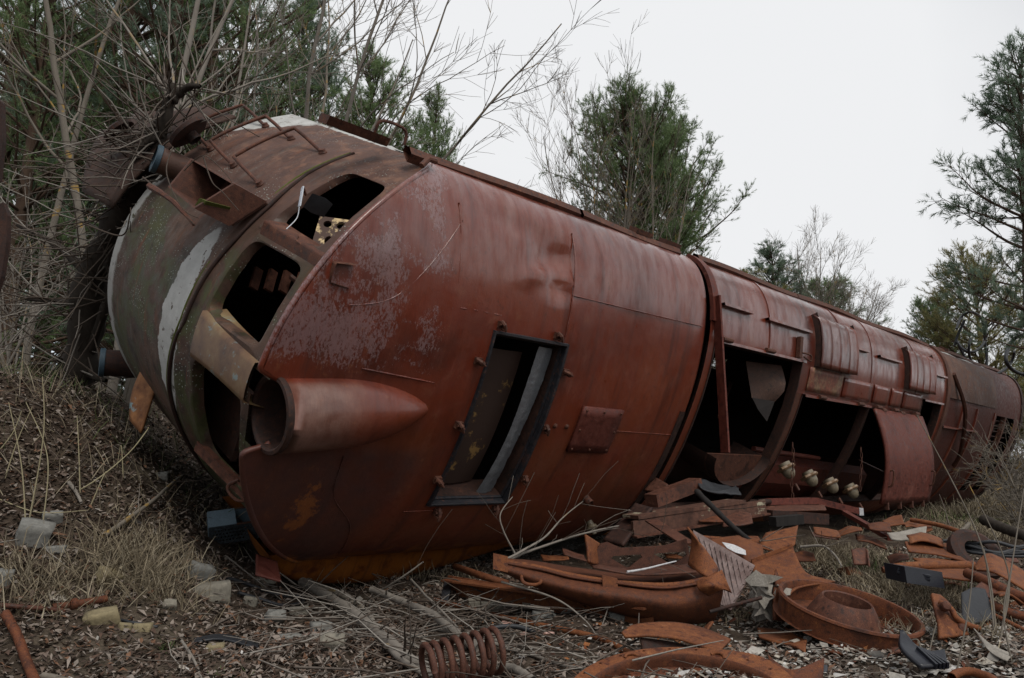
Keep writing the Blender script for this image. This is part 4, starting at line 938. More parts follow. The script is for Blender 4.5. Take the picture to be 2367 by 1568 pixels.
bt('bushy bare tree behind the ribbed shutters', 1890, 26, 113, 'bark_pale', H=7.4, r0=.05, d0=lean(3), nb=12, forks=8, spread=.8, up=.03)
bt('faint small bare tree in the gap above the tail', 2060, 32, 114, 'bark_pale', H=5.2, r0=.04, nb=10, forks=5)
# undergrowth shrubs
SG = 'leafless shrubs'
def shrub(label, px, Y, seed, mat, H, forks, **k): return plant_bare('bare_shrub', label, gpos(px, Y), seed, M[mat], SG, 'shrub', ('stems', 'branches', 'twigs'), H=H, r0=.014, forks=forks, nb=9, depth=2, wob=.09, **k)
shrub('tangled grey shrub at the left edge on the mound', 30, 7.4, 201, 'bark_pale', 2.4, 9, spread=1.1, up=.0)
shrub('grey leafless shrub beside the tail of the locomotive', 2335, 12.5, 204, 'bark_grey', 2.0, 14, spread=1.2, up=-.02)
shrub('dark leafless shrub at the right edge near the tail', 2400, 8.8, 205, 'bark_grey', 1.5, 12, spread=1.2, up=-.02)
shrub('low thicket behind the tail', 2290, 20, 206, 'bark_pale', 2.0, 20, spread=1.1)
# saplings at the lower right, thin shoots on the left bank
def shoots(name, label, specs, mat, group=None):
    polys = []
    for pts, r in specs:
        P = curve([pt(*p) for p in pts], 24); polys.append((P, np.linspace(r, r * .45, 24)))
    b = polys[0][0][0]; t = thing(name, label, 'plant', tuple(b), group)
    for q in polys: V, F = tubes([q], 5); obj_from('stem', V - b, F, mat, t)
    return t
g_ = np.random.default_rng(5)
def at_y(px, py): return at(px, py)
sp = []
for (x0, y0, x1, y1, x2, y2) in ((2305, 1480, 2265, 1250, 2120, 960), (2310, 1480, 2330, 1320, 2240, 1120), (2312, 1485, 2340, 1300, 2367, 1130), (2300, 1480, 2290, 1380, 2275, 1270)):
    Y = at(x0, y0)[1]; sp.append(([(x0, y0, Y), (x1, y1, Y + .15), (x2, y2, Y + .3)], .006))
shoots('sapling', 'thin leafless sapling rising in the lower right foreground', sp, M['bark_grey'])
sp = []
for (x0, y0, x1, y1, x2, y2) in ((2140, 1565, 2150, 1500, 2165, 1440), (2130, 1568, 2122, 1480, 2068, 1505), (2210, 1560, 2240, 1400, 2250, 1290), (2340, 1540, 2320, 1420, 2335, 1330)):
    Y = at(x0, min(y0, 1560))[1]; sp.append(([(x0, y0, Y), (x1, y1, Y + .05), (x2, y2, Y + .1)], .005))
shoots('sapling', 'low grey leafless shoots at the bottom right in front of the bent bracket', sp, M['bark_grey'])
M['shoot'] = bark('pale_shoot', (.22, .19, .11), (.36, .32, .21))
specs = [[(60, 1240), (50, 1080), (20, 930)], [(95, 1240), (110, 1060), (60, 930)], [(62, 1230), (100, 1010), (98, 870)], [(185, 1140), (182, 1040), (178, 960)], [(10, 1110), (40, 1020), (75, 940)],
         [(0, 1155), (90, 1185), (200, 1180)], [(205, 1180), (235, 1110), (245, 1090)], [(285, 1110), (280, 1030), (270, 1085)], [(0, 1040), (30, 1000), (50, 950)]]
sp = []
for s_ in specs:
    Y = at(s_[0][0], s_[0][1])[1]; sp.append(([(x, y, Y + .02 * k) for k, (x, y) in enumerate(s_)], .0045))
shoots('young_shoots', 'pale thin shoots standing on the left bank', sp, M['shoot'])
Y = at(190, 1140)[1]
shoots('arching_stem', 'single pale arching stem bending up towards the rusty flap', [([(30, 1200, Y), (190, 1130, Y), (290, 1055, Y + .1), (340, 995, Y + .2), (341, 990, Y + .2)], .006)], M['shoot'])

# dead blackened trunk in front of the nose
t = thing('dead_tree', 'gnarled blackened dead trunk leaning against the locomotive nose', 'tree', gpos(185, 7.0))
g = np.random.default_rng(77)
main = [(175, 880, 7.0), (200, 760, 6.9), (215, 640, 6.7), (270, 520, 6.4), (310, 450, 6.2), (350, 380, 6.05), (372, 300, 5.95), (392, 230, 5.9), (398, 195, 5.9)]
P = curve([pt(*p) for p in main], 60); rr = np.interp(np.linspace(0, 1, 60), [0, .25, .5, .75, 1], [.16, .14, .10, .055, .028]) * (1 + .18 * np.sin(np.arange(60) * .9) * np.sin(np.arange(60) * .37))
polys = [(P, rr)]
arms = [[(395, 232, 5.9), (415, 215, 5.9), (440, 200, 5.85), (462, 200, 5.8)], [(370, 310, 5.95), (340, 330, 5.9), (300, 370, 5.9)], [(330, 420, 6.1), (300, 380, 6.1), (318, 345, 6.1), (355, 340, 6.05)],
        [(330, 425, 6.1), (380, 420, 5.9), (385, 380, 5.85), (378, 340, 5.8)], [(225, 640, 6.7), (255, 600, 6.5), (265, 540, 6.4)], [(205, 820, 6.95), (240, 720, 6.7), (258, 650, 6.55), (235, 590, 6.5)],
        [(215, 660, 6.7), (170, 600, 6.8), (120, 560, 6.9), (40, 520, 7.0)], [(210, 700, 6.8), (160, 700, 6.8), (60, 690, 6.9)], [(180, 870, 7), (150, 840, 6.9), (135, 830, 6.8)], [(190, 860, 7), (215, 870, 6.9), (245, 880, 6.8)]]
for a in arms:
    Q_ = curve([pt(*p) for p in a], 18); polys.append((Q_, np.linspace(.05, .016, 18) * (1 + .15 * np.sin(np.arange(18) * 1.3))))
off_ = np.array(t.location)
V, F = tubes(polys[:1], 12); V = V + (.022 * vn(V, 7, 8, 4) + .012 * vn(V, 22, 18, 2))[:, None] * norm(np.array([1, -1, .3])); obj_from('trunk', V - off_, F, M['bark_dark'], t)
for q in polys[1:]: V, F = tubes([q], 8); V = V + .008 * vn(V, 9, 9, 3)[:, None] * norm(np.array([1, -1, .3])); obj_from('limb', V - off_, F, M['bark_dark'], t)
tw = []
for k in range(300):
    q = polys[0][0][g.integers(5, 58)] if k % 3 else polys[g.integers(1, len(polys))][0][g.integers(5, 17)]
    tw.append(branch_line(g, q, g.normal(size=3) + np.array([-.5, -.4, .2]), g.uniform(.3, 1.3), .008, .003, .12, -.01))
kind(obj_from('twigs', *[x if i else x - off_ for i, x in enumerate(tubes(tw, 4))], M['twig'], t), 'stuff')
# pale stems hanging across the lamp box
sp = [([(425, 395, 4.6), (470, 360, 4.58), (520, 400, 4.55), (540, 430, 4.55)], .004), ([(470, 362, 4.6), (490, 420, 4.5), (515, 445, 4.5), (552, 487, 4.5)], .005), ([(400, 340, 4.9), (385, 400, 4.8), (420, 480, 4.6), (460, 505, 4.6)], .005), ([(330, 410, 4.9), (390, 460, 4.75), (450, 520, 4.6)], .006), ([(200, 520, 5.4), (280, 545, 5.3), (300, 500, 5.2), (302, 480, 5.2)], .007), ([(180, 350, 5.6), (260, 385, 5.4), (335, 395, 5.2)], .007)]
shoots('hanging_twigs', 'pale dry twigs draped over the square lamp box on the nose', sp, M['twig'])

# ================================================================== SCRAP AROUND THE WRECK
def Pp(q):                                             # (px, py, Y) or (px, py, 'h', height over ground)
    return at(q[0], q[1], q[3]) if len(q) == 4 else pt(*q)
def sheetpx(name, rows, mat, th=.012, nu=10, nv=8, rough=.006, seed=1, parent=None, smooth='all'):
    G = resample([[Pp(q) for q in r] for r in rows], nu, nv); n = np.cross(G[-1, 0] - G[0, 0], G[0, -1] - G[0, 0]); n = n / np.linalg.norm(n)
    G = G + (rough * vn(G.reshape(-1, 3), 5, seed, 3).reshape(G.shape[:2]))[..., None] * n
    o = MB().grid(G).build(name, mat, parent, smooth); return solid(o, th)
def scrap(name, label, cat, rows, mat, group=None, **k): return tag(sheetpx(name, rows, mat, **k), label, cat, group)
def pipepx(name, label, pts, r, mat, n=10, seg=24, cat='pipe', group=None, hollow=True, wob=.0):
    P = curve([Pp(q) for q in pts], seg)
    if wob: P = P + wob * np.stack([vn(P, 9, s_, 2) for s_ in (1, 2, 3)], -1)
    mb = MB().tube(P, r, n, caps=not hollow)
    if hollow:
        th = np.linspace(0, 1, 3)
        mb.tube(np.array([P[0], P[0] + (P[3] - P[0]) * .3]), r * .8 if np.isscalar(r) else r[0] * .8, n, caps=False); mb.tube(np.array([P[-1], P[-1] + (P[-4] - P[-1]) * .3]), r * .8 if np.isscalar(r) else r[-1] * .8, n, caps=False)
    return tag(mb.build(name, mat, None, 'all'), label, cat, group)

# coil spring
a, b = pt(1003, 1540, 3.52), pt(1112, 1512, 3.62); d = b - a; l = np.linalg.norm(d) * 1.0; d = norm(d); x = norm(np.cross(d, [0, 0, 1])); y = np.cross(x, d)
th = np.linspace(0, 2 * math.pi * 7.6, 300); pr = np.clip(np.minimum(th, th[-1] - th) / 6.28, 0, 1) ; tt = np.cumsum(.25 + pr); tt = (tt - tt[0]) / (tt[-1] - tt[0])
P = a[None] + d[None] * (tt * .33 - .03)[:, None] + .092 * (np.cos(th)[:, None] * x + np.sin(th)[:, None] * y)
tag(MB().tube(P, .0135, 9).build('coil_spring', M['rust_brown'], None, 'all'), 'thick rusty coil spring lying at the bottom edge among the branches', 'spring')

# big dented casing with a handle and a cut-out bracket on it
cas = thing('dented_casing', 'long dented rusty casing with a loop handle and torn right end', 'casing', tuple(at(1400, 1440)))
back = [(1150, 1288, 5.2), (1240, 1300, 5.4), (1340, 1316, 5.5), (1450, 1328, 5.5), (1560, 1322, 5.4), (1645, 1300, 5.25)]
rim = [(1146, 1297, 5.0), (1230, 1310, 4.97), (1330, 1333, 4.92), (1450, 1350, 4.88), (1560, 1353, 4.85), (1664, 1332, 4.85)]
rim2 = [(1146, 1303, 4.98), (1231, 1318, 4.95), (1331, 1341, 4.90), (1450, 1358, 4.86), (1560, 1361, 4.83), (1668, 1342, 4.83)]
mid = [(1150, 1313, 4.96), (1235, 1338, 4.88), (1335, 1366, 4.80), (1450, 1386, 4.76), (1570, 1396, 4.74), (1670, 1372, 4.78)]
bot = [(1158, 1320, 5.0), (1240, 1356, 4.97), (1335, 1392, 4.92), (1450, 1421, 4.88), (1570, 1440, 4.88), (1652, 1432, 4.9)]
bb = [(1162, 1318, 5.1), (1244, 1352, 5.1), (1338, 1388, 5.1), (1450, 1415, 5.08), (1570, 1436, 5.06), (1640, 1430, 5.05)]
sheetpx('casing_shell', [back, rim, rim2, mid, bot, bb], M['rust_deep'], nu=26, nv=44, rough=.012, parent=cas)
MB().tube(curve([Pp(q) for q in rim], 30), .018, 8).build('rolled_edge', M['rust_orange'], cas, 'all')
hp = [pt(*q) for q in ((1207, 1326, 4.93), (1206, 1340, 4.88), (1216, 1350, 4.86), (1238, 1352, 4.86), (1250, 1346, 4.86), (1250, 1334, 4.9))]
MB().tube(curve(hp, 20), .011, 7).build('handle', M['rust_orange'], cas, 'all')
for px, py, Y in ((1157, 1301, 4.95), (1410, 1352, 4.84)):
    c = pt(px, py, Y); MB().box(c, (.045, 0, -.01), (0, .012, 0), (0, .01, .045)).build('end_clip', M['rust_orange'], cas)
sheetpx('torn_end', [[(1612, 1345, 4.8), (1640, 1335, 4.75), (1668, 1318, 4.78)], [(1615, 1362, 4.74), (1648, 1352, 4.68), (1680, 1348, 4.74)], [(1640, 1376, 4.76), (1668, 1362, 4.7), (1690, 1370, 4.78)]], M['rust_orange'], nu=14, nv=14, rough=.03, seed=4, parent=cas)
br = thing('cutout_bracket', 'rusty bracket plate with two triangular cut-outs standing on the dented casing', 'bracket', tuple(pt(1500, 1315, 5.05)))
Yb = 5.08
def loopY(pts, Y): return [pt(x, y, Y + (x - 1470) * .0006) for x, y in pts]
outer = [(1359, 1302), (1388, 1257), (1404, 1253), (1436, 1267), (1538, 1261), (1586, 1245), (1596, 1304), (1474, 1314), (1384, 1315)]
t1 = [(1411, 1290), (1418, 1285), (1480, 1282), (1484, 1288), (1456, 1311), (1448, 1312)]; t2 = [(1511, 1281), (1520, 1279), (1583, 1275), (1587, 1283), (1558, 1305), (1548, 1303)]
MB().poly([loopY(outer, Yb), loopY(t1, Yb), loopY(t2, Yb)], .014).build('web_plate', M['rust_brown'], br, False)
sheetpx('left_wing', [[(1353, 1236, 4.95), (1370, 1247, 5.0), (1386, 1257, 5.08)], [(1360, 1300, 4.9), (1374, 1305, 4.97), (1390, 1304, 5.08)]], M['rust_orange'], th=.014, parent=br)
sheetpx('right_wing', [[(1588, 1218, 5.12), (1600, 1245, 5.08), (1592, 1306, 5.02)], [(1610, 1245, 5.0), (1622, 1275, 4.95), (1612, 1322, 4.9)], [(1650, 1300, 4.92), (1660, 1322, 4.88), (1636, 1336, 4.84)]], M['rust_orange'], th=.014, nu=14, nv=10, parent=br)
sheetpx('base_flange', [[(1360, 1300, 5.05), (1470, 1315, 5.1), (1596, 1305, 5.1)], [(1372, 1312, 4.9), (1470, 1328, 4.9), (1610, 1322, 4.88)]], M['rust_brown'], parent=br)

tag(MB().beam(at(1036, 1352, .06), at(1510, 1432, .06), .015, .13, (0, 0, 1)).beam(at(1034, 1340, .12), at(1500, 1405, .13), .13, .012, (0, 0, 1)).build('angle_bar', M['rust_orange'], None, False), 'wide rusty angle bar lying under the dented casing', 'bar')
pipepx('rusty_pipe', 'short rusty pipe with an open end resting on the angle bar', [(1053, 1310, 'h', .12), (1110, 1330, 'h', .12), (1175, 1350, 'h', .09)], .026, M['rust_orange'], 14)
pipepx('long_rod', 'long bent rusty rod curving across the litter in the foreground', [(1005, 1386, 'h', .05), (1100, 1412, 'h', .03), (1220, 1440, 'h', .02), (1340, 1464, 'h', .02), (1420, 1490, 'h', .02), (1470, 1520, 'h', .02)], .0165, M['rust_orange'], wob=.006, cat='rod')
pipepx('rusty_pipe', 'thick rusty pipe running out of the bottom left corner', [(12, 1418, 'h', .08), (40, 1470, 'h', .05), (62, 1530, 'h', .04), (92, 1600, 'h', .03)], .021, M['rust_deep'], 12)
o = pipepx('rusty_pipe', 'short rusty pipe with a collar in the grass at the lower left', [(120, 1405, 'h', .02), (180, 1396, 'h', .03), (247, 1384, 'h', .04)], .019, M['rust_deep'], 12)
for k in (.35,):
    c = at(168, 1397, .03); e = norm(at(247, 1384, .04) - at(120, 1405, .02)); MB().tube([c - e * .018, c + e * .018], .029, 12).build('collar', M['rust_deep'], None, 'all').parent = o
    ch = o.children[0]; ch.location = Vector(ch.location) - o.location
pipepx('rusty_pipe', 'thin rusty cross pipe lying from the left edge', [(-20, 1398, 'h', .05), (60, 1404, 'h', .04), (150, 1412, 'h', .02)], .012, M['rust_brown'], 8)

# tread plate with raised diamonds
TP = [pt(*q) for q in ((1602, 1227, 5.55), (1745, 1309, 5.3), (1690, 1412, 5.0), (1632, 1392, 5.1))]
tp = thing('tread_plate', 'diamond tread plate leaning behind the torn end of the casing', 'plate', tuple(TP[2]))
def tq(a, b): return (TP[0] * (1 - a) + TP[1] * a) * (1 - b) + (TP[3] * (1 - a) + TP[2] * a) * b
nT = norm(np.cross(TP[1] - TP[0], TP[3] - TP[0])); nT = nT if nT[1] < 0 else -nT
MB().poly([[tq(0, 0), tq(.5, -.005), tq(1, 0), tq(1.0, .5), tq(1, 1), tq(.5, 1.0), tq(0, 1), tq(0, .5)]], .014).build('plate', M['tread'], tp, False)
mb = MB()
for fam in (1, -1):
    for k in range(-8, 20):
        pts = []
        for t_ in np.linspace(0, 1, 40):
            a_ = k / 11 + fam * (t_ - .5) * .55; 
            if .02 < a_ < .98: pts.append(tq(a_, t_ * .96 + .02) + nT * .008)
        if len(pts) > 3: mb.beam(pts[0], pts[-1], .014, .010, nT)
kind(mb.build('tread_ridges', M['tread'], tp, False), 'stuff')
scrap('round_cover', 'orange dished cover behind the tread plate with torn white lining', 'cover', [[(1640, 1250, 5.75), (1700, 1240, 5.8), (1762, 1262, 5.7)], [(1660, 1275, 5.6), (1715, 1268, 5.55), (1765, 1290, 5.55)], [(1700, 1300, 5.5), (1735, 1302, 5.45), (1768, 1300, 5.5)]], M['rust_orange'], nu=14, nv=14, rough=.01)
scrap('lining_scrap', 'torn white lining on the orange dished cover', 'lining', [[(1668, 1256, 5.5), (1694, 1262, 5.5), (1722, 1275, 5.48)], [(1680, 1270, 5.46), (1700, 1280, 5.45), (1724, 1285, 5.45)]], M['white_flake'], th=.004, rough=.02, nu=12, nv=14, seed=9, smooth=False)
pipepx('rusty_pipe', 'rusty pipe with a clip lying behind the tread plate', [(1620, 1245, 5.9), (1680, 1250, 5.85), (1755, 1256, 5.75)], .024, M['rust_orange'])
# fan ring with hub and its flange sheets
c0 = pt(1963, 1404, 4.62); ring_ = thing('fan_ring', 'round rusty fan casing with a cone hub lying in the litter', 'fan casing', tuple(c0 - np.array([0, 0, .14])))
nrm_ = norm(np.array([.17, -.20, 1.0])); RR = .372
MB().lathe(c0, nrm_, [(RR, -.11), (RR + .005, -.01), (RR + .018, .0), (RR + .012, .012), (RR - .006, .012), (RR - .014, -.005), (RR - .018, -.11)], 64).build('ring_wall', M['rust_deep'], ring_)
hb = c0 + np.array([-.01, .02, 0]); MB().lathe(hb, nrm_, [(.21, -.11), (.20, -.07), (.165, .0), (.142, .035), (.136, .042), (.128, .036), (.126, -.02), (.13, -.12)], 40).build('hub', M['rust_brown'], ring_)
MB().lathe(c0 - nrm_ * .105, nrm_, [(.40, 0), (.001, .004)], 40).build('ring_floor', M['rust_deep'], ring_)
sheetpx('flange_sheet', [[(1738, 1302, 5.35), (1790, 1283, 5.4), (1832, 1266, 5.45)], [(1748, 1345, 5.15), (1800, 1325, 5.2), (1860, 1322, 5.2)], [(1770, 1372, 4.95), (1815, 1360, 4.98), (1905, 1340, 5.05)], [(1822, 1378, 4.8), (1850, 1358, 4.9), (1930, 1346, 5.02)]], M['rust_orange'], nu=18, nv=12, parent=ring_)
MB().beam(pt(1738, 1300, 5.35), pt(1832, 1264, 5.45), .012, .04, (0, 0, 1)).build('folded_edge', M['rust_orange'], ring_)
# twisted door edge with torn insulation
tw_ = thing('twisted_panel', 'twisted rusty panel edge packed with torn pale insulation beside the fan casing', 'panel', tuple(pt(1790, 1432, 4.75)))
sheetpx('panel_fin', [[(1790, 1322, 4.95), (1793, 1316, 4.95)], [(1788, 1370, 4.86), (1812, 1378, 4.9)], [(1788, 1432, 4.76), (1814, 1436, 4.8)]], M['rust_deep'], th=.02, parent=tw_)
g = np.random.default_rng(3); G = np.array([[pt(1763 + 24 * math.cos(a_) * (1 + .2 * math.sin(3 * a_ + k)) , 1335 + 11 * k, 4.9 + .07 * math.sin(a_)) for a_ in np.linspace(0, 6.28, 13)[:-1]] for k in range(9)])
G += .022 * g.normal(size=G.shape); MB().grid(G, closev=True).build('insulation', M['insulation'], tw_, False)
sheetpx('sharp_tab', [[(1800, 1355, 4.8), (1830, 1362, 4.85)], [(1812, 1378, 4.75), (1826, 1376, 4.8)]], M['insulation'], th=.006, parent=tw_)
# foreground shroud half with bolt holes
fg = thing('fan_shroud', 'large rusty fan shroud with a drilled flange cut by the bottom edge', 'shroud', tuple(at(1560, 1540)))
ccen = pt(1588, 1622, 3.42); nF = norm(np.array([-.03, -.30, 1.0])); xF = norm(np.cross([0, 1, 0], nF)); yF = np.cross(nF, xF)
def fp(r_, a_, h=0.0): return ccen + r_ * (math.cos(a_) * xF + math.sin(a_) * yF * .82) + nF * h
def r_in(a_): return .43
outer = [fp(.43 + .075 + .05 * max(0, math.cos(2 * (a_ - .75))) ** 4, a_) for a_ in np.linspace(-.35, 3.5, 50)]
inner = [fp(.43, a_) for a_ in np.linspace(3.5, -.35, 50)]
hl = []
for a_ in np.linspace(-.2, 3.3, 15): hl.append([fp(.485 + .007 * math.cos(t_), a_ + .016 * math.sin(t_)) for t_ in np.linspace(0, 6.28, 9)[:-1]])
MB().poly([outer + inner] + hl, .012, nF).build('flange', M['rust_orange'], fg, False)
aa = np.linspace(-.35, 3.5, 60); G = np.array([[fp(r_, a_, h) for a_ in aa] for r_, h in ((.432, .008), (.424, .004), (.418, -.02), (.412, -.16))]); MB().grid(G).build('shroud_wall', M['rust_deep'], fg, 'all')
MB().poly([[fp(.408, a_, -.05) for a_ in np.linspace(0, 2 * math.pi, 49)[:-1]]], .01, nF).build('shroud_floor', M['rust_deep'], fg, False)
for a_ in (1.05, 1.95): MB().tube(curve([fp(.455, a_ + .09, .005), fp(.47, a_ + .05, .012), fp(.463, a_ - .02, .012), fp(.435, a_ - .06, .006)], 14), .008, 6).build('pressed_notch', M['rust_orange'], fg, 'all')
sheetpx('guide_vane', [[(1437, 1462, 4.0), (1470, 1444, 4.15), (1545, 1440, 4.25), (1620, 1452, 4.25), (1690, 1480, 4.15)], [(1445, 1475, 3.98), (1500, 1470, 4.0), (1560, 1476, 4.0), (1610, 1492, 3.95), (1660, 1510, 3.85)]], M['rust_orange'], nu=8, nv=24, parent=fg)
sheetpx('back_wall', [[(1480, 1476, 4.02), (1540, 1482, 4.05), (1610, 1500, 4.0)], [(1488, 1516, 3.95), (1545, 1520, 4.0), (1600, 1520, 3.95)]], M['rust_dark'], parent=fg)
sheetpx('side_skirt', [[(1775, 1515, 3.72), (1830, 1550, 3.62), (1905, 1522, 3.7)], [(1790, 1570, 3.6), (1840, 1590, 3.52), (1900, 1580, 3.58)]], M['rust_deep'], nu=10, nv=16, parent=fg)
scrap('torn_plate', 'flat torn rusty plate in the litter above the shroud', 'plate', [[(1750, 1450, 'h', .03), (1800, 1456, 'h', .05), (1865, 1478, 'h', .04)], [(1755, 1476, 'h', .04), (1810, 1488, 'h', .03), (1862, 1510, 'h', .02)]], M['rust_orange'], nu=12, nv=18, rough=.02, seed=6)
scrap('curled_strip', 'curled rusty strip standing under the torn end of the casing', 'strip', [[(1642, 1440, 4.45), (1625, 1460, 4.42), (1628, 1480, 4.4)], [(1650, 1438, 4.4), (1636, 1458, 4.36), (1640, 1480, 4.36)]], M['rust_orange'])
scrap('black_flake', 'small black plastic piece in the flakes right of the shroud', 'plastic piece', [[(1868, 1540, 'h', .03), (1912, 1540, 'h', .04)], [(1880, 1556, 'h', .03), (1912, 1556, 'h', .02)]], M['black_paint'], rough=.002)

# girders and beams fallen from the hatches
FB = 'steel beams fallen below the hatches'
def beampx(label, a, b, w_, h_, mat, up=(0, 0, 1), name='steel_beam'):
    return tag(MB().beam(Pp(a), Pp(b), w_, h_, up).build(name, mat, None, False), label, 'beam', FB)
A, B = pt(1462, 1222, 6.5), pt(1768, 1170, 7.2)
gd = thing('girder', 'long girder with peeling cream paint lying below the first hatch', 'beam', tuple(A), FB)
MB().beam(A, B, .03, .115, (0, 0, 1)).build('web', M['peeling_beam'], gd, False); A2, B2 = A + np.array([0, .1, .085]), B + np.array([0, .1, .07])
MB().beam(A2, B2 - (B2 - A2) * .2, .22, .03, (0, 0, 1)).build('flange', M['peeling_beam'], gd, False); MB().beam(A - [0, .01, .065], B - [0, .01, .065], .12, .015, (0, 0, 1)).build('bottom_flange', M['rust_brown'], gd, False)
MB().beam(pt(1505, 1203, 6.3), pt(1592, 1258, 5.5), .10, .012, (0, -.5, 1)).build('brace', M['rust_brown'], gd, False)
beampx('dark box beam rising from the lower edge of the cab roof', (1505, 1158, 6.9), (1609, 1119, 7.3), .14, .11, M['rust_brown'])
bb_ = thing('bent_beam', 'kinked red beam with yellow marks below the stained domes', 'beam', tuple(pt(1776, 1155, 7.6)), FB)
MB().beam(pt(1770, 1160, 7.6), pt(1888, 1158, 7.9), .06, .06).build('arm', M['rust_red'], bb_, False); MB().beam(pt(1886, 1158, 7.9), pt(1986, 1182, 7.9), .06, .06).build('arm', M['rust_red'], bb_, False)
MB().box(pt(1988, 1183, 7.9), (.02, 0, 0), (0, .035, 0), (0, 0, .035)).build('end_cap', M['white_flake'], bb_, False)
sheetpx('ledge', [[(1760, 1168, 7.6), (1905, 1168, 7.9)], [(1765, 1182, 7.4), (1910, 1180, 7.6)]], M['rust_brown'], parent=bb_)
MB().tube([pt(1753, 1162, 7.5), pt(1778, 1160, 7.6)], .03, 10).build('pin', M['rust_dark'], bb_, 'all')
beampx('dark slab under the kinked red beam', (1775, 1192, 7.3), (1905, 1200, 7.6), .12, .10, M['rust_dark'])
beampx('rusty arm sloping down to the right from the kinked beam', (1952, 1185, 7.8), (2058, 1245, 7.0), .05, .04, M['rust_red'])
beampx('charred plank end under the fallen beams', (1786, 1206, 7.0), (1850, 1200, 7.1), .1, .08, M['wood_burnt'], name='charred_plank')
scrap('leaning_plate', 'dark rusty plate leaning against the lower edge of the cab roof', 'plate', [[(1470, 1166, 6.9), (1508, 1176, 6.7)], [(1430, 1210, 6.75), (1470, 1222, 6.55)], [(1395, 1250, 6.6), (1440, 1262, 6.4)]], M['rust_dark'], th=.03)
scrap('folded_plate', 'grey brown folded plate lying in the first hatch behind the box beam', 'plate', [[(1515, 1105, 7.6), (1545, 1122, 7.4)], [(1490, 1135, 7.5), (1530, 1140, 7.3)]], M['rust_brown'], th=.02)
scrap('rubber_sheet', 'folded black rubber sheet with frayed edge hanging over the box beam', 'rubber sheet', [[(1612, 1106, 7.3), (1650, 1118, 7.5), (1705, 1130, 7.7)], [(1618, 1128, 7.15), (1660, 1142, 7.25), (1712, 1146, 7.5)], [(1640, 1134, 7.2), (1668, 1136, 7.3), (1700, 1124, 7.7)]], M['black_rubber'], nu=14, nv=16, rough=.03, seed=12)
scrap('orange_box_wreck', 'open rusty tray lying in the dark under the kinked beam', 'tray', [[(1770, 1232, 6.7), (1810, 1226, 6.8), (1845, 1216, 7.0)], [(1755, 1262, 6.3), (1800, 1270, 6.2), (1838, 1256, 6.4)]], M['rust_orange'], rough=.02, seed=3)
scrap('small_rust_box', 'small brown plate standing in the grass behind the fan casing', 'plate', [[(1968, 1270, 6.2), (1998, 1266, 6.25), (2006, 1272, 6.2)], [(1974, 1306, 6.1), (2004, 1306, 6.1), (2010, 1312, 6.0)]], M['rust_brown'])
scrap('bent_scrap', 'small bent rusty scrap half buried in the grass', 'scrap', [[(1935, 1318, 'h', .03), (1960, 1310, 'h', .09), (1992, 1320, 'h', .05)], [(1950, 1336, 'h', .0), (1970, 1330, 'h', .05), (1995, 1332, 'h', .02)]], M['rust_orange'])

# right hand heap
SH = 'rusty sheets in the heap at the right'
scrap('curved_sheet', 'long curved orange sheet at the back of the right hand heap', 'sheet', [[(2092, 1252, 6.0), (2150, 1252, 6.2), (2200, 1275, 6.0)], [(2100, 1276, 5.85), (2160, 1282, 5.8), (2236, 1300, 5.7)]], M['rust_orange'], SH, nu=10, nv=16, rough=.015)
scrap('flat_sheet', 'pointed orange sheet above the horizontal pipe in the heap', 'sheet', [[(2110, 1292, 5.75), (2180, 1294, 5.8), (2250, 1302, 5.7)], [(2130, 1306, 5.6), (2190, 1308, 5.6), (2256, 1312, 5.6)]], M['rust_orange'], SH)
pipepx('rusty_pipe', 'horizontal rusty pipe with a flattened end in the right hand heap', [(2040, 1318, 5.5), (2100, 1309, 5.5), (2250, 1308, 5.6)], np.linspace(.022, .034, 24), M['rust_orange'])
scrap('flat_sheet', 'smooth orange sheet below the horizontal pipe in the heap', 'sheet', [[(2128, 1317, 5.5), (2190, 1316, 5.5), (2250, 1318, 5.5)], [(2165, 1334, 5.3), (2205, 1338, 5.3), (2252, 1344, 5.3)]], M['rust_orange'], SH)
tag(MB().box(pt(2112, 1330, 5.3), (.13, .02, -.02), (-.02, .10, 0), (0, .01, .05)).tube([pt(2075, 1315, 5.25), pt(2150, 1333, 5.2)], .012, 6).tube([pt(2073, 1322, 5.25), pt(2150, 1340, 5.2)], .012, 6).build('black_trough', M['black_paint'], None), 'low black ribbed box under the horizontal pipe', 'box')
scrap('curved_sheet', 'big curled orange sheet at the right edge of the heap', 'sheet', [[(2252, 1312, 5.3), (2282, 1280, 5.4), (2330, 1300, 5.4), (2375, 1326, 5.4)], [(2258, 1318, 5.2), (2300, 1325, 5.05), (2340, 1348, 5.0), (2378, 1372, 5.0)]], M['rust_orange'], SH, nu=10, nv=20, rough=.01)
pipepx('rusty_pipe', 'thick rusty pipe sloping to the right edge below the curled sheet', [(2236, 1325, 5.2), (2290, 1348, 5.0), (2340, 1372, 4.9), (2390, 1390, 4.8)], .033, M['rust_deep'])
scrap('flat_sheet', 'brown square sheet tilted under the sloping pipe', 'sheet', [[(2278, 1338, 5.1), (2322, 1356, 5.0)], [(2250, 1364, 4.9), (2294, 1388, 4.85)]], M['rust_brown'], SH)
scrap('black_sheet', 'stiff black rubber sheet standing behind the hinged casting', 'rubber sheet', [[(2222, 1372, 4.85), (2250, 1362, 4.9), (2276, 1366, 4.9)], [(2224, 1440, 4.6), (2262, 1442, 4.6), (2300, 1428, 4.65)]], M['black_rubber'], th=.015, rough=.008)
cst = thing('hinge_casting', 'bent orange hinge casting with two bolts in the lower right', 'casting', tuple(at(2200, 1478)))
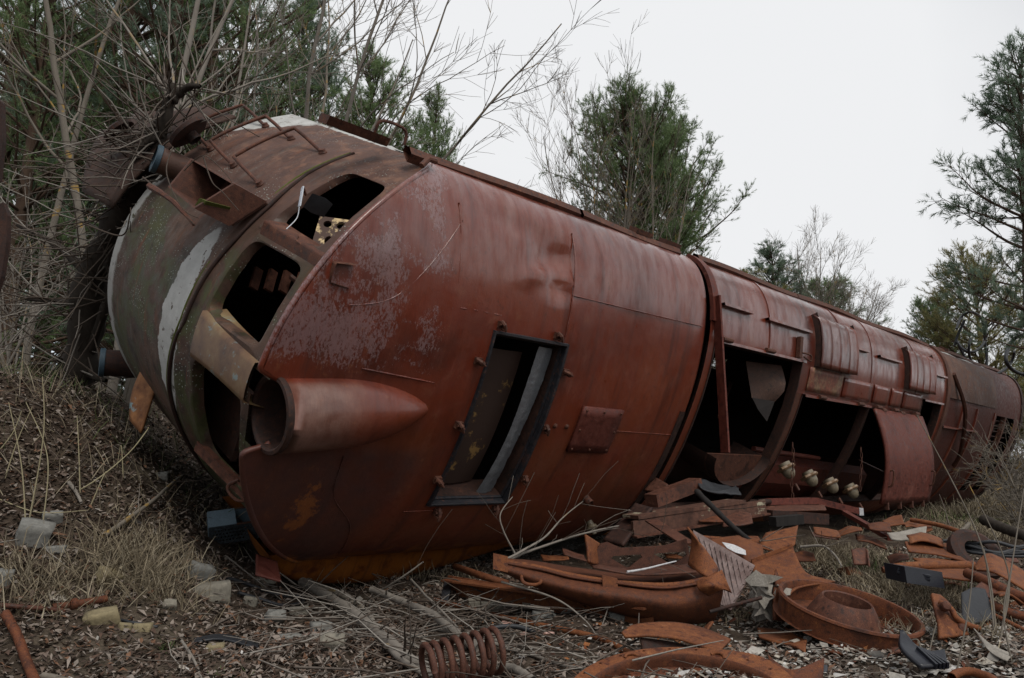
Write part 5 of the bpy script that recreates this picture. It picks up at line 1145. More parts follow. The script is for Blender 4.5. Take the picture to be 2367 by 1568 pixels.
sheetpx('plate', [[(2152, 1374, 4.6), (2172, 1378, 4.62)], [(2158, 1405, 4.5), (2196, 1400, 4.55)], [(2166, 1440, 4.4), (2220, 1440, 4.45)], [(2170, 1478, 4.3), (2238, 1470, 4.4)]], M['rust_orange'], th=.02, nu=16, nv=8, parent=cst)
for px, py in ((2185, 1402), (2222, 1452)): MB().lathe(pt(px, py, 4.42), (-.2, -1, .3), [(.026, -.03), (.026, .02), (.018, .03), (.001, .032)], 12).build('bolt', M['rust_brown'], cst)
MB().tube(curve([pt(2172, 1392, 4.5), pt(2198, 1408, 4.45), (pt(2212, 1430, 4.42)), pt(2245, 1448, 4.42), pt(2262, 1452, 4.45)], 18), .016, 8).build('rib', M['rust_orange'], cst, 'all')
pipepx('curved_bar', 'curved rusty bar running to the right edge below the sheets', [(2290, 1395, 4.8), (2330, 1415, 4.7), (2390, 1430, 4.65)], .026, M['rust_deep'], cat='bar')
pipepx('curved_bar', 'thin rusty bar below the curved bar at the right edge', [(2290, 1418, 4.7), (2335, 1440, 4.6), (2395, 1470, 4.5)], .012, M['rust_orange'], cat='bar')
scrap('bent_foil', 'pale curved aluminium sheet at the lower right', 'sheet', [[(2250, 1452, 4.4), (2290, 1490, 4.2), (2345, 1515, 4.1)], [(2262, 1468, 4.35), (2290, 1508, 4.1), (2330, 1530, 4.0)]], M['insulation'], th=.006, nv=16, rough=.01)
scrap('bent_foil', 'pale flat card leaning behind the curved aluminium sheet', 'sheet', [[(2328, 1462, 4.4), (2350, 1478, 4.4)], [(2325, 1490, 4.3), (2362, 1510, 4.2)]], M['insulation'], th=.006)
bk = thing('black_bracket', 'black ribbed metal bracket lying on the pale flakes', 'bracket', tuple(at(2150, 1540)))
sheetpx('blade', [[(2080, 1462, 4.0), (2086, 1458, 4.0)], [(2082, 1500, 3.9), (2120, 1498, 3.95)], [(2130, 1545, 3.8), (2192, 1540, 3.82)]], M['black_paint'], th=.02, parent=bk)
for k in range(4): MB().beam(pt(2120 + 8 * k, 1500 + 3 * k, 3.92), pt(2165 + 9 * k, 1542 - 1 * k, 3.8), .012, .03).build('rib', M['black_paint'], bk)
sheetpx('tab', [[(2150, 1508, 3.95), (2182, 1502, 3.98)], [(2152, 1530, 3.9), (2188, 1535, 3.92)]], M['black_paint'], th=.015, parent=bk)
pipepx('rusty_ring', 'rusty ring at the bottom edge on the right', [(2200, 1566, 'h', .05), (2215, 1556, 'h', .05), (2245, 1553, 'h', .05), (2290, 1568, 'h', .05), (2310, 1590, 'h', .05)], .02, M['rust_orange'], cat='ring')
tag(MB().lathe(pt(2262, 1276, 5.9), (.15, -.75, .65), [(.10, .0), (.16, .02), (.20, .0), (.205, -.05), (.19, -.08)], 36).build('dark_wheel', M['rust_dark'], None), 'dark round drum end half under the black cables', 'drum')
CG = 'black cables in the right hand heap'
g = np.random.default_rng(15)
for k, lb in enumerate(['black cable forming the lowest strand of the bundle', 'black cable crossing above the dark drum', 'black cable curving along the top of the bundle', 'black cable looping over the curved sheet', 'thin black cable leaving the heap to the right', 'black cable between the drum and the right edge', 'black cable lying across the grass behind the heap']):
    y0 = 1246 + k * 4; pts = [(2180 + 10 * k, y0 + g.uniform(-3, 8), 6.1), (2240 + g.uniform(-10, 10), y0 + g.uniform(4, 20), 6.0), (2300, y0 + 14 + g.uniform(-8, 14), 5.9), (2350, y0 + 18 + g.uniform(-14, 12), 5.9), (2400, y0 + 16 + g.uniform(-14, 18), 5.9)]
    pipepx('black_cable', lb, pts, .013, M['black_rubber'], 6, 30, 'cable', CG, False)
def loop_pts(cx_, cy_, rx, ry, a0, a1, n=14, tail=None):
    p = [(cx_ + rx * math.cos(a) * (1 + .06 * math.sin(3 * a)), cy_ + ry * math.sin(a)) for a in np.linspace(a0, a1, n)]; return p + (tail or [])
for k, (pts, lb, Y) in enumerate([(loop_pts(2244, 768, 34, 46, 3.3, 8.9, 16, [(2240, 850), (2236, 885)]), 'large black cable loop hanging in the yellowish pine', 15.9), (loop_pts(2292, 800, 52, 66, .2, 3.4), 'black cable loop sagging below the yellowish pine', 15.8), (loop_pts(2372, 820, 46, 46, 1.4, 4.9), 'thick black cable loop at the right edge in the pine', 15.2), ([(2278, 742), (2276, 780), (2281, 830), (2279, 880)], 'straight black cable end hanging beside the large loop', 15.9), ([(2230, 740), (2214, 775), (2206, 800)], 'short bent cable end left of the large loop', 15.9)]):
    pipepx('cable_loop', lb, [(x, y, Y + .15 * math.sin(i_ * .9)) for i_, (x, y) in enumerate(pts)],   .036 if k == 2 else .026, M['black_rubber'], 7, 60, 'cable', 'cable loops caught in the pine', False)
scrap('grey_panel', 'pale broken panel piece behind the right hand heap', 'panel', [[(2050, 1232, 6.6), (2085, 1226, 6.7), (2142, 1220, 6.8)], [(2060, 1250, 6.4), (2088, 1252, 6.4), (2140, 1238, 6.5)]], M['insulation'], rough=.012)
for k, (x0, y0, x1, y1, lb) in enumerate([(2040, 1206, 2085, 1196, 'crumpled orange scrap nearest the tail of the locomotive'), (2085, 1210, 2120, 1206, 'small orange plate behind the pale broken panel'), (2110, 1222, 2150, 1210, 'orange folded scrap beside the thin sloping pipe'), (2095, 1240, 2175, 1250, 'dark orange plate edge above the long curved sheet'), (2330, 1268, 2380, 1262, 'orange plate at the right edge above the cables'), (2300, 1368, 2360, 1388, 'narrow orange offcut under the thick sloping pipe')]):
    Y = 7.2 if y0 < 1230 else 6.2 if y0 < 1300 else 4.9
    scrap('rust_scrap', lb, 'scrap', [[(x0, y0, Y), ((x0 + x1) / 2, y0 - 8, Y + .1), (x1, y1, Y + .1)], [(x0 + 8, y0 + 16, Y - .25), ((x0 + x1) / 2 + 5, y0 + 12, Y - .2), (x1 + 6, y1 + 16, Y - .2)]], M['rust_orange'], 'loose rusty scraps', rough=.03, seed=k)
pipepx('rusty_pipe', 'thin rusty pipe sloping right behind the pale broken panel', [(2105, 1202, 7.2), (2170, 1214, 7.0), (2238, 1236, 6.7)], .02, M['rust_orange'])
for k, (x0, y0, x1, y1, lb) in enumerate([(1700, 1236, 1752, 1244, 'small rusty bracket under the charred branch'), (1560, 1236, 1600, 1252, 'rusty plate corner behind the cut-out bracket'), (1880, 1220, 1935, 1228, 'dim rusty plate deep under the kinked beam'), (1300, 1268, 1350, 1282, 'greyish plate under the twigs left of the bracket'), (1040, 1352, 1080, 1362, 'rusty scrap peeping from the twigs left of the angle bar')]):
    Y = at(x0, y0)[1]; Y = min(Y, 6.6)
    scrap('rust_scrap', lb, 'scrap', [[(x0, y0, Y), (x1, y1, Y)], [(x0 + 4, y0 + 14, Y - .2), (x1 + 8, y1 + 16, Y - .2)]], M['rust_orange'] if k != 3 else M['rust_brown'], 'loose rusty scraps', rough=.02, seed=20 + k)

EX = [(1960, 1232, 60, 14, 'dark rusty strip in the shade right of the sloping arm'), (2010, 1258, 70, 16, 'bent rusty plate in the grass left of the long curved sheet'), (2075, 1296, 46, 14, 'small orange plate touching the flattened pipe end'), (2120, 1350, 60, 14, 'narrow orange offcut in front of the black ribbed box'),
      (2200, 1352, 48, 18, 'orange plate corner left of the brown square sheet'), (2310, 1340, 50, 20, 'brown folded plate on the curled sheet at the right'), (2345, 1410, 44, 18, 'orange flake leaning on the curved rusty bar'), (2280, 1445, 40, 16, 'dark orange plate right of the stiff black sheet'), (2325, 1300, 50, 14, 'orange strip over the black cables at the right edge'), (2190, 1268, 60, 12, 'orange edge strip between the drum and the curved sheet'),
      (1850, 1290, 60, 14, 'dim brown plate in the shade behind the fan casing flange'), (1700, 1205, 70, 16, 'dark rusty plate in the gap under the girder'), (1560, 1290, 50, 12, 'orange sheet corner seen through the cut-out bracket'), (1640, 1195, 60, 14, 'rusty strip under the middle of the girder'), (1905, 1238, 60, 14, 'brown plate in the black gap below the kinked beam'), (1830, 1460, 46, 12, 'torn orange chip below the fan casing'), (1930, 1502, 40, 12, 'small orange plate in front of the fan casing'), (2070, 1508, 36, 12, 'orange chip left of the black ribbed bracket'), (1280, 1290, 60, 12, 'brown strip below the long thin branch by the casing'), (2030, 1222, 52, 12, 'rusty strip beside the pale broken panel')]
for k, (px, py, w_, h_, lb) in enumerate(EX):
    g = np.random.default_rng(700 + k); c = at(px, py); Y = min(c[1], 6.9); t_ = g.uniform(-.5, .5)
    scrap('rust_scrap', lb, 'scrap', [[(px - w_ / 2, py - h_ * (.6 + t_), Y + .10), (px, py - h_ * (1.0), Y + .12), (px + w_ / 2, py - h_ * (.6 - t_), Y + .10)], [(px - w_ / 2 + 6, py + h_ * (.3 - t_), Y - .12), (px + 3, py + h_ * .25, Y - .14), (px + w_ / 2 + 5, py + h_ * (.4 + t_), Y - .1)]], M[('rust_orange', 'rust_deep', 'rust_brown')[k % 3]], 'loose rusty scraps', rough=.035, seed=60 + k, nu=9, nv=12)
# blue perforated box by the nose
bq0 = at(530, 1243); bq0 = np.array([0, 0, CAM_H]) + (bq0 - np.array([0, 0, CAM_H])) * .955; bc = bq0 + np.array([0, .06, .085]); M['perforated'] = rust('rusty_blue_sheet', (.02, .02, .022), (.05, .06, .07), (.11, .15, .18), 9)
bxT = thing('blue_box', 'small chipped blue metal box with perforated sides lying beside the nose', 'box', tuple(bc - np.array([0, 0, .12])))
X = np.array([.158, .07, .02]); Yv = np.array([-.045, .095, .05]); Z = np.array([.012, -.038, .068])
MB().box(bc - X * .45 + Z, X * .55, Yv, Z * .06).build('top', M['blue_paint'], bxT); MB().box(bc - Z, X, Yv, Z * .06).build('bottom', M['rust_dark'], bxT)
for s_ in (1, -1): MB().box(bc + X * s_, X * .03, Yv, Z).build('end_plate', M['blue_paint'], bxT)
MB().box(bc + Yv, X, Yv * .04, Z).build('back_plate', M['blue_paint'], bxT)
for s_ in (1, -1): MB().beam(bc + X * .1 + Z + Yv * s_, bc + X + Z + Yv * s_, .02, .012).build('rim', M['rust_brown'], bxT)
o_ = bc - Yv; lp = [o_ - X - Z, o_ + X - Z, o_ + X + Z, o_ - X + Z]; hl = []
for i in range(10):
    for j in range(4):
        c_ = o_ + X * (-.82 + i * .135 + (.067 if j % 2 else 0)) + Z * (-.6 + .36 * j); hl.append([c_ + X * .042 * math.cos(t_) + Z * .12 * math.sin(t_) for t_ in np.linspace(0, 6.28, 7)[:-1]])
MB().poly([lp] + hl, .005).build('perforated_side', M['perforated'], bxT, False)
scrap('brown_panel', 'dull pink brown panel leaning under the left end of the crushed lip', 'panel', [[(592, 1282, 5.35), (640, 1300, 5.4)], [(590, 1330, 5.1), (650, 1345, 5.15)]], M['rust_red'])
# hoses and rubber
pipepx('black_hose', 'black hose snaking from the crushed lip to the flat stones', [(520, 1335, 'h', .03), (570, 1350, 'h', .03), (640, 1375, 'h', .03), (690, 1380, 'h', .02), (700, 1392, 'h', .02), (655, 1400, 'h', .02), (600, 1385, 'h', .03), (550, 1370, 'h', .03)], .012, M['black_rubber'], 8, 40, 'hose', None, False)
pipepx('black_hose', 'black hose arching over the litter behind the coil spring', [(1083, 1502, 'h', .0), (1090, 1480, 'h', .04), (1130, 1455, 'h', .08), (1185, 1448, 'h', .08), (1225, 1458, 'h', .05), (1245, 1470, 'h', .0)], .0135, M['black_rubber'], 8, 30, 'hose', None, False)
scrap('rubber_strip', 'flat black rubber strip in the foreground litter', 'rubber strip', [[(448, 1478, 'h', .02), (500, 1468, 'h', .04), (545, 1474, 'h', .05), (598, 1490, 'h', .03)], [(450, 1486, 'h', .02), (500, 1478, 'h', .04), (545, 1486, 'h', .04), (596, 1502, 'h', .02)]], M['black_rubber'], th=.012, rough=.002)
pipepx('black_hose', 'short black hose end in the litter left of the rubber strip', [(270, 1432, 'h', .01), (310, 1440, 'h', .02), (365, 1450, 'h', .01)], .009, M['black_rubber'], 8, 16, 'hose', None, False)
scrap('black_offcut', 'black strip offcut among the branches left of the angle bar', 'strip', [[(1030, 1340, 'h', .08), (1045, 1336, 'h', .1)], [(1022, 1372, 'h', .05), (1040, 1372, 'h', .06)], [(1018, 1398, 'h', .02), (1032, 1398, 'h', .02)]], M['black_rubber'], rough=.004)
pipepx('curved_bar', 'thin dark bar leaning from the ground to the twisted panel', [(1640, 1415, 4.7), (1700, 1398, 4.75), (1760, 1382, 4.8)], .011, M['rust_dark'], cat='bar')
# left-edge wreck fragment
for k, (pts, lb) in enumerate([([(-8, 222), (8, 240), (10, 330), (0, 420), (-14, 420), (-14, 230)], 'upper dark red steel fragment at the left edge of the picture'), ([(-10, 480), (12, 470), (22, 500), (20, 560), (8, 640), (-10, 690)], 'lower dark red steel fragment at the left edge of the picture')]):
    tag(MB().poly([[pt(x, y, 3.4) for x, y in pts]], .03).build('wreck_fragment', M['rust_dark'], None, False), lb, 'scrap', 'red steel at the left edge')

# stones and broken blocks
SG_ = 'broken blocks and stones in the litter'
def block(px, py, w_, h_, d_, mat, label, rz=0.0, tilt=(0, 0), seed=0, rnd=.035, name='broken_block', dz=0.0):
    g = np.random.default_rng(seed + 500); c = at(px, py); s_ = c[1] / FPX; hx, hy, hz = w_ * s_ * .5, d_ * s_ * .5, h_ * s_ * .5
    n = 5; t_ = np.linspace(-1, 1, n); Vs, Fs = [], []; mb = MB()
    Rm = np.array((Matrix.Rotation(rz, 3, 'Z') @ Matrix.Rotation(tilt[0], 3, 'X') @ Matrix.Rotation(tilt[1], 3, 'Y')))
    def face(f):
        G = np.array([[f(a, b) for b in t_] for a in t_]); l = np.linalg.norm(G, axis=-1, keepdims=True); G = G * (1 - rnd) + rnd * G / l * 1.25
        k = 1 + .13 * vn(G.reshape(-1, 3), .9, seed + 60, 2).reshape(n, n, 1); G = G * k * np.array([hx, hy, hz]); return G @ Rm.T + c + np.array([0, 0, hz * .55 + dz])
    for f in (lambda a, b: (a, b, 1), lambda a, b: (b, a, -1), lambda a, b: (1, a, b), lambda a, b: (-1, b, a), lambda a, b: (b, 1, a), lambda a, b: (a, -1, b)): mb.grid(face(f))
    o = mb.build(name, mat, None, True)
    bm = __import__('bmesh').new(); bm.from_mesh(o.data); __import__('bmesh').ops.remove_doubles(bm, verts=bm.verts, dist=1e-4); bm.to_mesh(o.data); bm.free()
    return tag(o, label, 'block', SG_)
BL = [(78, 1258, 66, 60, 45, 'stone_grey', 'large grey cut block on the left bank', .5, (.3, .2)), (492, 1382, 72, 42, 50, 'stone', 'pale broken block below the blue box', .3, (.1, -.1)), (462, 1338, 52, 42, 30, 'stone_grey', 'grey pointed block half hidden behind the pale broken block', .8, (.4, .3)),
      (238, 1440, 66, 36, 40, 'stone_yellow', 'tilted sandy block at the lower left', .4, (.3, -.2)), (250, 1345, 50, 34, 30, 'stone_yellow', 'curved sandy shard in the straw at the left', .9, (.5, .3)), (330, 1458, 38, 20, 30, 'stone_yellow', 'small sandy piece right of the tilted sandy block', .2, (0, 0)),
      (290, 1456, 26, 18, 20, 'stone_yellow', 'smaller sandy piece touching the tilted sandy block', .7, (0, .2)), (770, 1500, 52, 36, 30, 'stone', 'squarish pale block in the middle of the foreground', .1, (.5, 0)), (742, 1466, 42, 34, 30, 'stone_grey', 'rounded grey stone behind the squarish pale block', .6, (0, 0)),
      (578, 1398, 30, 22, 25, 'stone', 'small pale stone below the black hose', .2, (0, .2)), (690, 1420, 40, 20, 26, 'stone', 'flat pale stone right of the black hose', .3, (0, 0)), (498, 1506, 36, 20, 26, 'stone_yellow', 'sandy stone in front of the black rubber strip', .2, (.1, 0)),
      (635, 1440, 38, 36, 20, 'stone_grey', 'grey slab standing in the litter above the rubber strip', .4, (.9, .2)), (672, 1482, 40, 18, 30, 'stone_grey', 'flat grey slab between the rubber strip and the squarish block', .7, (0, 0)), (1095, 1405, 26, 26, 20, 'stone', 'pale stone beside the long bent rod', .2, (.2, 0)),
      (1135, 1418, 44, 28, 26, 'stone', 'cream stone touching the long bent rod', .6, (.2, .1)), (1222, 1408, 28, 18, 20, 'stone', 'small block in the shade under the angle bar', .1, (0, 0)), (1256, 1432, 46, 20, 30, 'stone_grey', 'cracked grey stone under the angle bar', .4, (.1, .1)),
      (1428, 1432, 38, 20, 24, 'stone_grey', 'grey block under the dented casing', .1, (0, 0)), (1484, 1440, 54, 32, 30, 'stone_yellow', 'greenish sandy block in the shade of the dented casing', .5, (.2, .1)), (130, 1275, 40, 16, 26, 'stone_grey', 'flat grey stone right of the large cut block', .3, (0, 0)),
      (615, 1345, 44, 14, 34, 'stone', 'white stone at the foot of the crushed lip', .1, (0, 0)), (392, 1408, 28, 24, 18, 'stone', 'pale chip in the straw below the grass clump', .3, (.6, 0)), (8, 1350, 30, 40, 24, 'stone_grey', 'mossy stone at the left edge', .3, (.2, .2)),
      (120, 1205, 40, 26, 20, 'stone_grey', 'dim grey stone high on the left bank', .6, (.4, 0)), (372, 1105, 30, 14, 20, 'stone_grey', 'grey chip in the shade beneath the nose', .2, (.3, 0)), (1620, 1448, 20, 18, 14, 'stone_yellow', 'small yellow stone under the torn end of the casing', .4, (0, 0))]
for k, b_ in enumerate(BL): block(b_[0], b_[1], b_[2], b_[3], b_[4], M[b_[5]], b_[6], b_[7], b_[8], k)
for k, (px, py, w_, lb) in enumerate([(1182, 1448, 40, 'largest pink tile shard behind the black hose'), (1218, 1468, 26, 'pink tile shard under the arch of the black hose'), (1262, 1464, 30, 'pale orange shard at the end of the black hose'), (1300, 1538, 22, 'pinkish shard below the white flakes'), (712, 1468, 26, 'pinkish shard left of the rounded grey stone')]):
    block(px, py, w_, 5, w_ * .9, M['pink_tile'], lb, k, (.15, .1), 40 + k, .05, 'tile_shard')
for k, (px, py, w_, lb) in enumerate([(1258, 1512, 34, 'largest white tile flake in front of the hose'), (1238, 1516, 24, 'white tile flake touching the largest one'), (1206, 1520, 16, 'small white flake right of the coil spring'), (1285, 1500, 16, 'bright white flake above the largest one'), (1165, 1500, 14, 'tiny white flake behind the coil spring'), (1420, 1512, 16, 'white flake left of the fan shroud')]):
    block(px, py, w_, 4, w_ * .8, M['white_flake'], lb, k * .8, (.2, .1), 70 + k, .03, 'tile_flake')

# branches of the brushwood heap
BRG = 'fallen branches below the locomotive'
def stick(label, pts, r0, r1, mat='wood_grey', seed=0, seg=30, tw=6, dep=None):
    g = np.random.default_rng(seed + 900); P = curve([Pp(q) for q in pts], seg); P = P + .008 * np.stack([vn(P, 4, seed * 3 + i, 2) for i in range(3)], -1)
    r_ = np.linspace(r0, r1, seg) * (1 + .08 * np.sin(np.arange(seg) * 1.7 + seed)); o = MB().tube(P, r_, 9).build('fallen_branch', M[mat], None, 'all'); tag(o, label, 'branch', BRG)
    if tw:
        qs = []
        for _ in range(tw):
            k = g.integers(4, seg - 2); d = norm(norm(P[k + 1] - P[k]) + g.normal(size=3) * .6 + np.array([0, 0, .25])); qs.append(branch_line(g, P[k], d, g.uniform(.12, .5), r1 * .35, .002, .1, -.01))
        t_ = obj_from('twigs', *[x if i else x - np.array(o.location) for i, x in enumerate(tubes(qs, 4))], M['twig'], o); kind(t_, 'stuff')
    return o
h = 'h'
stick('longest grey branch running from the crushed lip to the bottom edge', [(700, 1345, h, .08), (800, 1405, h, .07), (890, 1475, h, .06), (960, 1530, h, .05), (1010, 1575, h, .04)], .034, .026, seed=1)
stick('pale peeled branch slanting down to the coil spring', [(860, 1362, h, .10), (930, 1390, h, .10), (1000, 1420, h, .09), (1060, 1470, h, .06), (1110, 1500, h, .04)], .024, .028, seed=2)
stick('thinner forked branch left of the pale peeled one', [(790, 1370, h, .06), (850, 1420, h, .05), (900, 1500, h, .05), (980, 1555, h, .05)], .020, .014, seed=3, mat='bark_pale')
stick('dark branch end under the crushed lip', [(690, 1335, h, .04), (760, 1365, h, .04), (830, 1400, h, .04)], .024, .018, 'bark_grey', 4)
stick('short black burnt stick beside the long bent rod', [(1068, 1400, h, .06), (1105, 1416, h, .05), (1135, 1432, h, .03)], .012, .014, 'wood_burnt', 5, tw=2)
stick('slanting charred branch over the fallen girder', [(1611, 1135, 6.7), (1670, 1195, 6.3), (1720, 1240, 5.95), (1752, 1258, 5.8)], .026, .014, 'wood_burnt', 6, tw=7)
stick('white peeled stick lying on the cut-out bracket', [(1449, 1322, 4.8), (1500, 1312, 4.85), (1562, 1295, 4.95)], .008, .004, 'white_flake', 7, tw=4)
stick('level pale stick right of the coil spring', [(1135, 1488, h, .03), (1220, 1510, h, .02), (1310, 1540, h, .02), (1400, 1558, h, .02)], .011, .007, seed=8)
stick('grey stick behind the coil spring running right', [(1085, 1465, h, .03), (1150, 1480, h, .03), (1260, 1500, h, .02)], .009, .006, seed=9)
stick('grey root curving out of the bottom edge right of the spring', [(1150, 1540, h, .04), (1190, 1545, h, .06), (1235, 1575, h, .03)], .022, .02, seed=10, tw=0)
stick('long thin branch lying over the crushed lip towards the bracket', [(1170, 1300, 5.6), (1230, 1270, 5.8), (1330, 1240, 5.9), (1430, 1218, 6.0)], .012, .005, seed=11, tw=14)
stick('second thin branch leaning up to the white insulator', [(1160, 1298, 5.5), (1250, 1250, 5.85), (1300, 1200, 5.95), (1350, 1160, 6.0)], .010, .003, 'bark_pale', 12, tw=8)
stick('fine branch arching in front of the hatch window', [(1190, 1280, 5.4), (1165, 1230, 5.35), (1158, 1190, 5.35), (1185, 1150, 5.4)], .006, .003, 'bark_pale', 13, tw=5)
stick('thin branch drooping across the angle bar', [(1160, 1345, 5.0), (1280, 1380, 4.75), (1350, 1430, 4.6), (1380, 1470, 4.55)], .007, .003, seed=14, tw=9)
stick('thin branch sticking up before the crushed lip', [(860, 1375, h, .05), (920, 1340, h, .2), (978, 1300, h, .35)], .008, .005, seed=15, tw=3)
stick('bent thin branch crossing the peeled branch', [(950, 1340, h, .12), (990, 1385, h, .16), (1030, 1420, h, .12), (1060, 1450, h, .08)], .009, .005, seed=16, tw=6)
stick('dark broken branch at the foot of the left bank', [(240, 1240, h, .05), (330, 1175, h, .08), (420, 1100, h, .08)], .016, .010, 'bark_grey', 17, tw=6)
stick('grey stick leaning at the lower left corner', [(100, 1560, h, .03), (170, 1580, h, .03), (240, 1640, h, .03)], .016, .012, 'bark_grey', 18, tw=2)
stick('slim stick standing in the litter before the rubber strip', [(420, 1480, h, .06), (450, 1530, h, .03), (470, 1580, h, .0)], .007, .005, seed=19, tw=3)
stick('short stick on the bank below the arching stem', [(160, 1115, h, .03), (175, 1135, h, .02), (188, 1162, h, .02)], .014, .009, seed=20, tw=2)
stick('curved pale branch in the grass under the kinked beam', [(1850, 1262, 6.1), (1900, 1262, 6.0), (1930, 1285, 5.9), (1945, 1310, 5.8)], .010, .006, seed=21, tw=8)
stick('thick dark branch lying behind the right hand heap', [(2170, 1268, 7.0), (2210, 1240, 7.3), (2240, 1210, 7.6)], .03, .02, 'bark_grey', 22, tw=5)
stick('dark log at the right edge behind the cables', [(2270, 1200, 7.6), (2330, 1225, 7.3), (2390, 1250, 7.0)], .05, .045, 'bark_dark', 23, tw=3)

# ================================================================== GROUND COVER
def scatter(n, seed, xr=(-6, 7), yr=(2.7, 9.5), fn=None):
    g = np.random.default_rng(seed); y = yr[0] + (yr[1] - yr[0]) * g.random(n) ** 1.5; x = (g.uniform(-.72, .72, n)) * (y + .4)
    if fn is not None: k = g.random(n) < fn(x, y); x, y = x[k], y[k]
    return x, y, ground(x, y), g
def patch(x, y, sc=1.3, seed=1): return .5 + .5 * vn(np.stack([x, y, 0 * x], -1), sc, seed, 3)
def quads(x, y, z, g, l, w, tilt, bend):
    n = len(x); a = g.uniform(0, 6.283, n); t = g.normal(size=n) * tilt; u = np.stack([np.cos(a), np.sin(a), np.sin(t)], -1); v = np.stack([-np.sin(a), np.cos(a), g.normal(size=n) * tilt], -1)
    c = np.stack([x, y, z], -1); l, w = l[:, None], w[:, None]; up = np.zeros((n, 3)); up[:, 2] = 1; b = (bend * g.normal(size=n))[:, None] * l * up
    V = np.stack([c - u * l, c - v * w + b, c + v * w + b, c + u * l], 1).reshape(-1, 3); i = np.arange(n)[:, None] * 4
    return V, np.concatenate([i + np.array([[0, 1, 2]]), i + np.array([[1, 3, 2]])])
x, y, z, g = scatter(110000, 31, fn=lambda x, y: np.clip(1.9 * patch(x, y, 1.3, 4) - .35, .06, 1)); n = len(x)
V, F = quads(x, y, z + g.uniform(.0, .03, n), g, g.uniform(.007, .022, n) * (1 + .08 * y) * (1 + 1.1 * (g.random(n) < .06)), g.uniform(.003, .010, n) * (1 + .08 * y), .35, .35); kind(obj_from('leaf_litter', V, F, M['litter'], None, False), 'stuff')
right_ = lambda x, y: np.clip((x - .2) / .9, 0, 1) * np.clip((4.9 - y + .25 * x) / .5, 0, 1)
x, y, z, g = scatter(60000, 32, fn=lambda x, y: 1.1 * right_(x, y) * patch(x, y, 2.2, 7) + .02); n = len(x)
sz = g.uniform(.007, .022, n) * (1 + 1.8 * (g.random(n) < .08)); V, F = quads(x, y, z + g.uniform(.004, .03, n), g, sz, sz * g.uniform(.4, .9, n), .28, .12); kind(obj_from('pale_flakes', V, F, M['chips'], None, False), 'stuff')
def sticks(n, seed, lr, rr, name, mat, fn=None, lift=.04):
    x, y, z, g = scatter(n, seed, fn=fn); P = []; m = len(x); a = g.uniform(0, 6.283, m); l = g.uniform(*lr, m); b = g.normal(size=m) * .25; h1 = g.uniform(0, lift, m); h2 = g.uniform(0, lift * 2.2, m)
    d = np.stack([np.cos(a), np.sin(a)], -1); p = np.stack([-np.sin(a), np.cos(a)], -1); c = np.stack([x, y], -1); pol = []
    q0, q1, q2 = c - d * l[:, None] / 2, c + p * (b * l * .5)[:, None], c + d * l[:, None] / 2
    for i in range(m):
        A = np.array([[*q0[i], 0], [*q1[i], 0], [*q2[i], 0]]); A[:, 2] = ground(A[:, 0], A[:, 1]) + (h1[i], (h1[i] + h2[i]) / 2 + .004, h2[i]); r = g.uniform(*rr); pol.append((A, np.array([r, r * .8, r * .45])))
    V, F = tubes(pol, 4); return kind(obj_from(name, V, F, mat, None, True), 'stuff')
heap = lambda x, y: np.exp(-((x + .55 - .35 * (5 - y)) / .75) ** 2 - ((y - 4.7) / .9) ** 2)
sticks(3600, 33, (.06, .3), (.0015, .004), 'twig_litter', M['twig'], lambda x, y: .35 + 0 * x)
sticks(5200, 34, (.2, .75), (.002, .0065), 'brushwood', M['twig'], heap, .10)
def grass(name, clumps, seed, mat, wid=.0024):
    g = np.random.default_rng(seed); Vs = []
    for (cx_, cy_, rx, ry, n, l0, l1, leanx, flat_) in clumps:
        x = cx_ + g.normal(size=n) * rx; y = cy_ + g.normal(size=n) * ry; z = ground(x, y) - .01; L_ = g.uniform(l0, l1, n); a = g.uniform(0, 6.283, n); k = g.uniform(.25, 1.0, n) * flat_
        dx, dy = np.cos(a) * k + leanx, np.sin(a) * k; up = np.maximum(.12, 1 - .75 * k); b = np.stack([x, y, z], -1); D = np.stack([dx, dy, up], -1); D /= np.linalg.norm(D, axis=1, keepdims=True)
        S = np.cross(D, g.normal(size=(n, 3))); S /= np.linalg.norm(S, axis=1, keepdims=True) + 1e-9; w_ = (wid * g.uniform(.6, 1.3, n) * (1 + .12 * max(0, cy_ - 4)))[:, None]
        dr = g.uniform(.1, .75, n)[:, None] * np.array([[0, 0, 1]]); L_ = L_[:, None]
        p1 = b + D * L_ * .4; p2 = b + D * L_ * .75 - dr * L_ * .14; p3 = b + D * L_ - dr * L_ * .42 + g.normal(size=(n, 3)) * .012
        for q in (p1, p2, p3): q[:, 2] = np.maximum(q[:, 2], ground(q[:, 0], q[:, 1]) + .004)
        Vs.append(np.stack([b - S * w_, b + S * w_, p1 - S * w_ * .9, p1 + S * w_ * .9, p2 - S * w_ * .6, p2 + S * w_ * .6, p3], 1))
    V = np.concatenate(Vs); m = len(V); i = np.arange(m)[:, None] * 7
    F = np.concatenate([i + np.array([[a, b, c]]) for a, b, c in ((0, 1, 2), (1, 3, 2), (2, 3, 4), (3, 5, 4), (4, 5, 6))]); return kind(obj_from(name, V.reshape(-1, 3), F, mat, None, False), 'stuff')
def cl(px, py, rx, ry, n, l0=.12, l1=.36, lx=0.0, fl_=.8): c = at(px, py); return (c[0], c[1], rx, ry, n, l0, l1, lx, fl_)
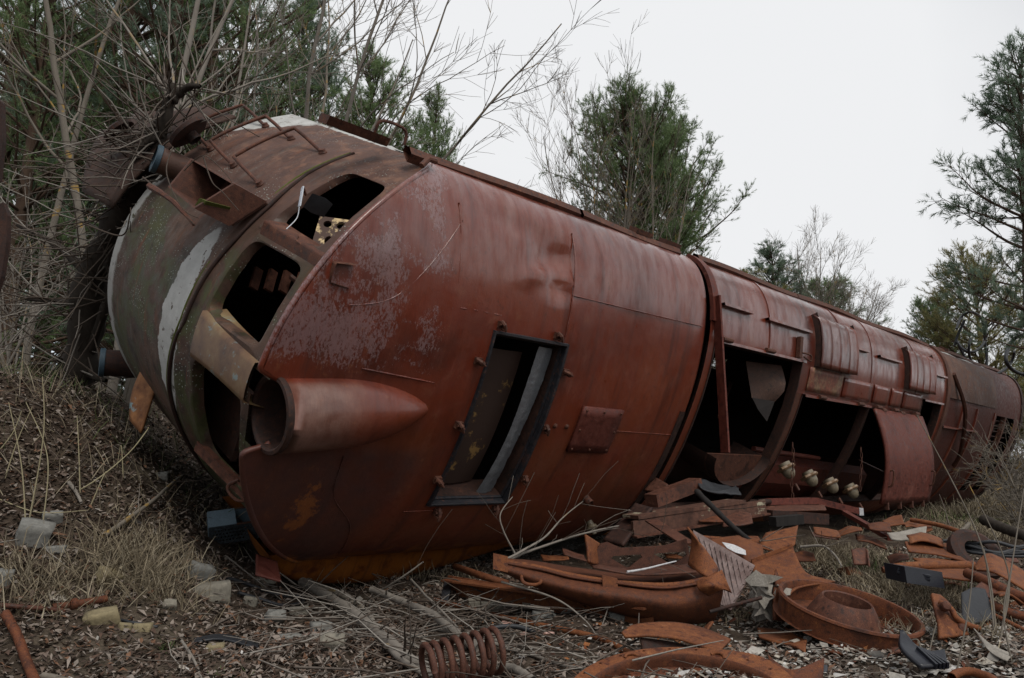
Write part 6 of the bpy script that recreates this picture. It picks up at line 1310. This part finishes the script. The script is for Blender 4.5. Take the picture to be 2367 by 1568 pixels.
CL = [cl(330, 1335, .13, .10, 620, .12, .32), cl(400, 1300, .12, .08, 220, .12, .28), cl(285, 1310, .10, .08, 170, .12, .28), cl(370, 1385, .14, .06, 130, .1, .24), cl(60, 1355, .12, .06, 150), cl(130, 1378, .14, .05, 120), cl(205, 1352, .12, .05, 100), cl(10, 1400, .12, .05, 90), cl(630, 1262, .07, .04, 130, .08, .2),
      cl(330, 1210, .25, .15, 50, .1, .24), cl(150, 1130, .4, .3, 50, .1, .26), cl(60, 1020, .5, .4, 60, .1, .28), cl(250, 1010, .4, .4, 50, .1, .28), cl(440, 1180, .2, .12, 60, .1, .22), cl(120, 900, .9, .8, 500, .15, .4), cl(300, 900, .5, .6, 260, .15, .35),
      cl(2000, 1300, .3, .3, 1300, .1, .26), cl(1920, 1310, .2, .25, 600, .1, .26), cl(2070, 1350, .25, .25, 1100, .1, .24), cl(2120, 1400, .22, .22, 800, .08, .22), cl(2180, 1460, .18, .15, 350, .08, .2), cl(2150, 1380, .3, .2, 500, .08, .22), cl(1880, 1290, .2, .2, 300),
      cl(2180, 1230, .5, .5, 900, .12, .32), cl(2280, 1200, .6, .6, 1200, .15, .4), cl(2340, 1240, .4, .5, 700, .12, .36), cl(2340, 1170, .9, .9, 1800, .2, .5), cl(2250, 1190, .6, .6, 800, .15, .4), cl(2360, 1130, 1.5, 1.5, 2400, .25, .6), cl(2330, 1400, .2, .2, 200, .08, .2), cl(1000, 1345, .3, .08, 160, .1, .22), cl(1700, 1425, .2, .12, 200, .06, .16), cl(850, 1352, .3, .08, 140, .08, .18)]
grass('dry_grass', CL, 41, M['straw'])
M['fresh'] = islandmat('green_blades', [(.06, .09, .03), (.09, .12, .045), (.12, .14, .06)])
grass('green_grass_tufts', [cl(385, 1505, .02, .02, 26, .04, .10), cl(2030, 1330, .15, .15, 160, .1, .25), cl(540, 1562, .05, .03, 30, .02, .06), cl(2190, 1350, .1, .1, 120, .1, .22), cl(2220, 1210, .3, .3, 250, .1, .3), cl(120, 880, .9, .6, 300, .15, .35), cl(260, 880, .6, .4, 200, .15, .35)], 42, M['fresh'])

x, y, z, g = scatter(9000, 36, fn=lambda x, y: .5 * np.clip((x + .2) / .8, 0, 1) * np.clip((6.4 - y + .15 * x) / 1.2, 0, 1) * patch(x, y, 2.0, 17) + .008); n = len(x)
sz = g.uniform(.008, .03, n); V, F = quads(x, y, z + g.uniform(.006, .04, n), g, sz, sz * g.uniform(.3, .8, n), .35, .3)
M['rust_flakes'] = islandmat('rust_flakes', [(.16, .05, .018), (.09, .032, .018), (.22, .085, .03), (.05, .022, .014)]); kind(obj_from('rust_flakes', V, F, M['rust_flakes'], None, False), 'stuff')
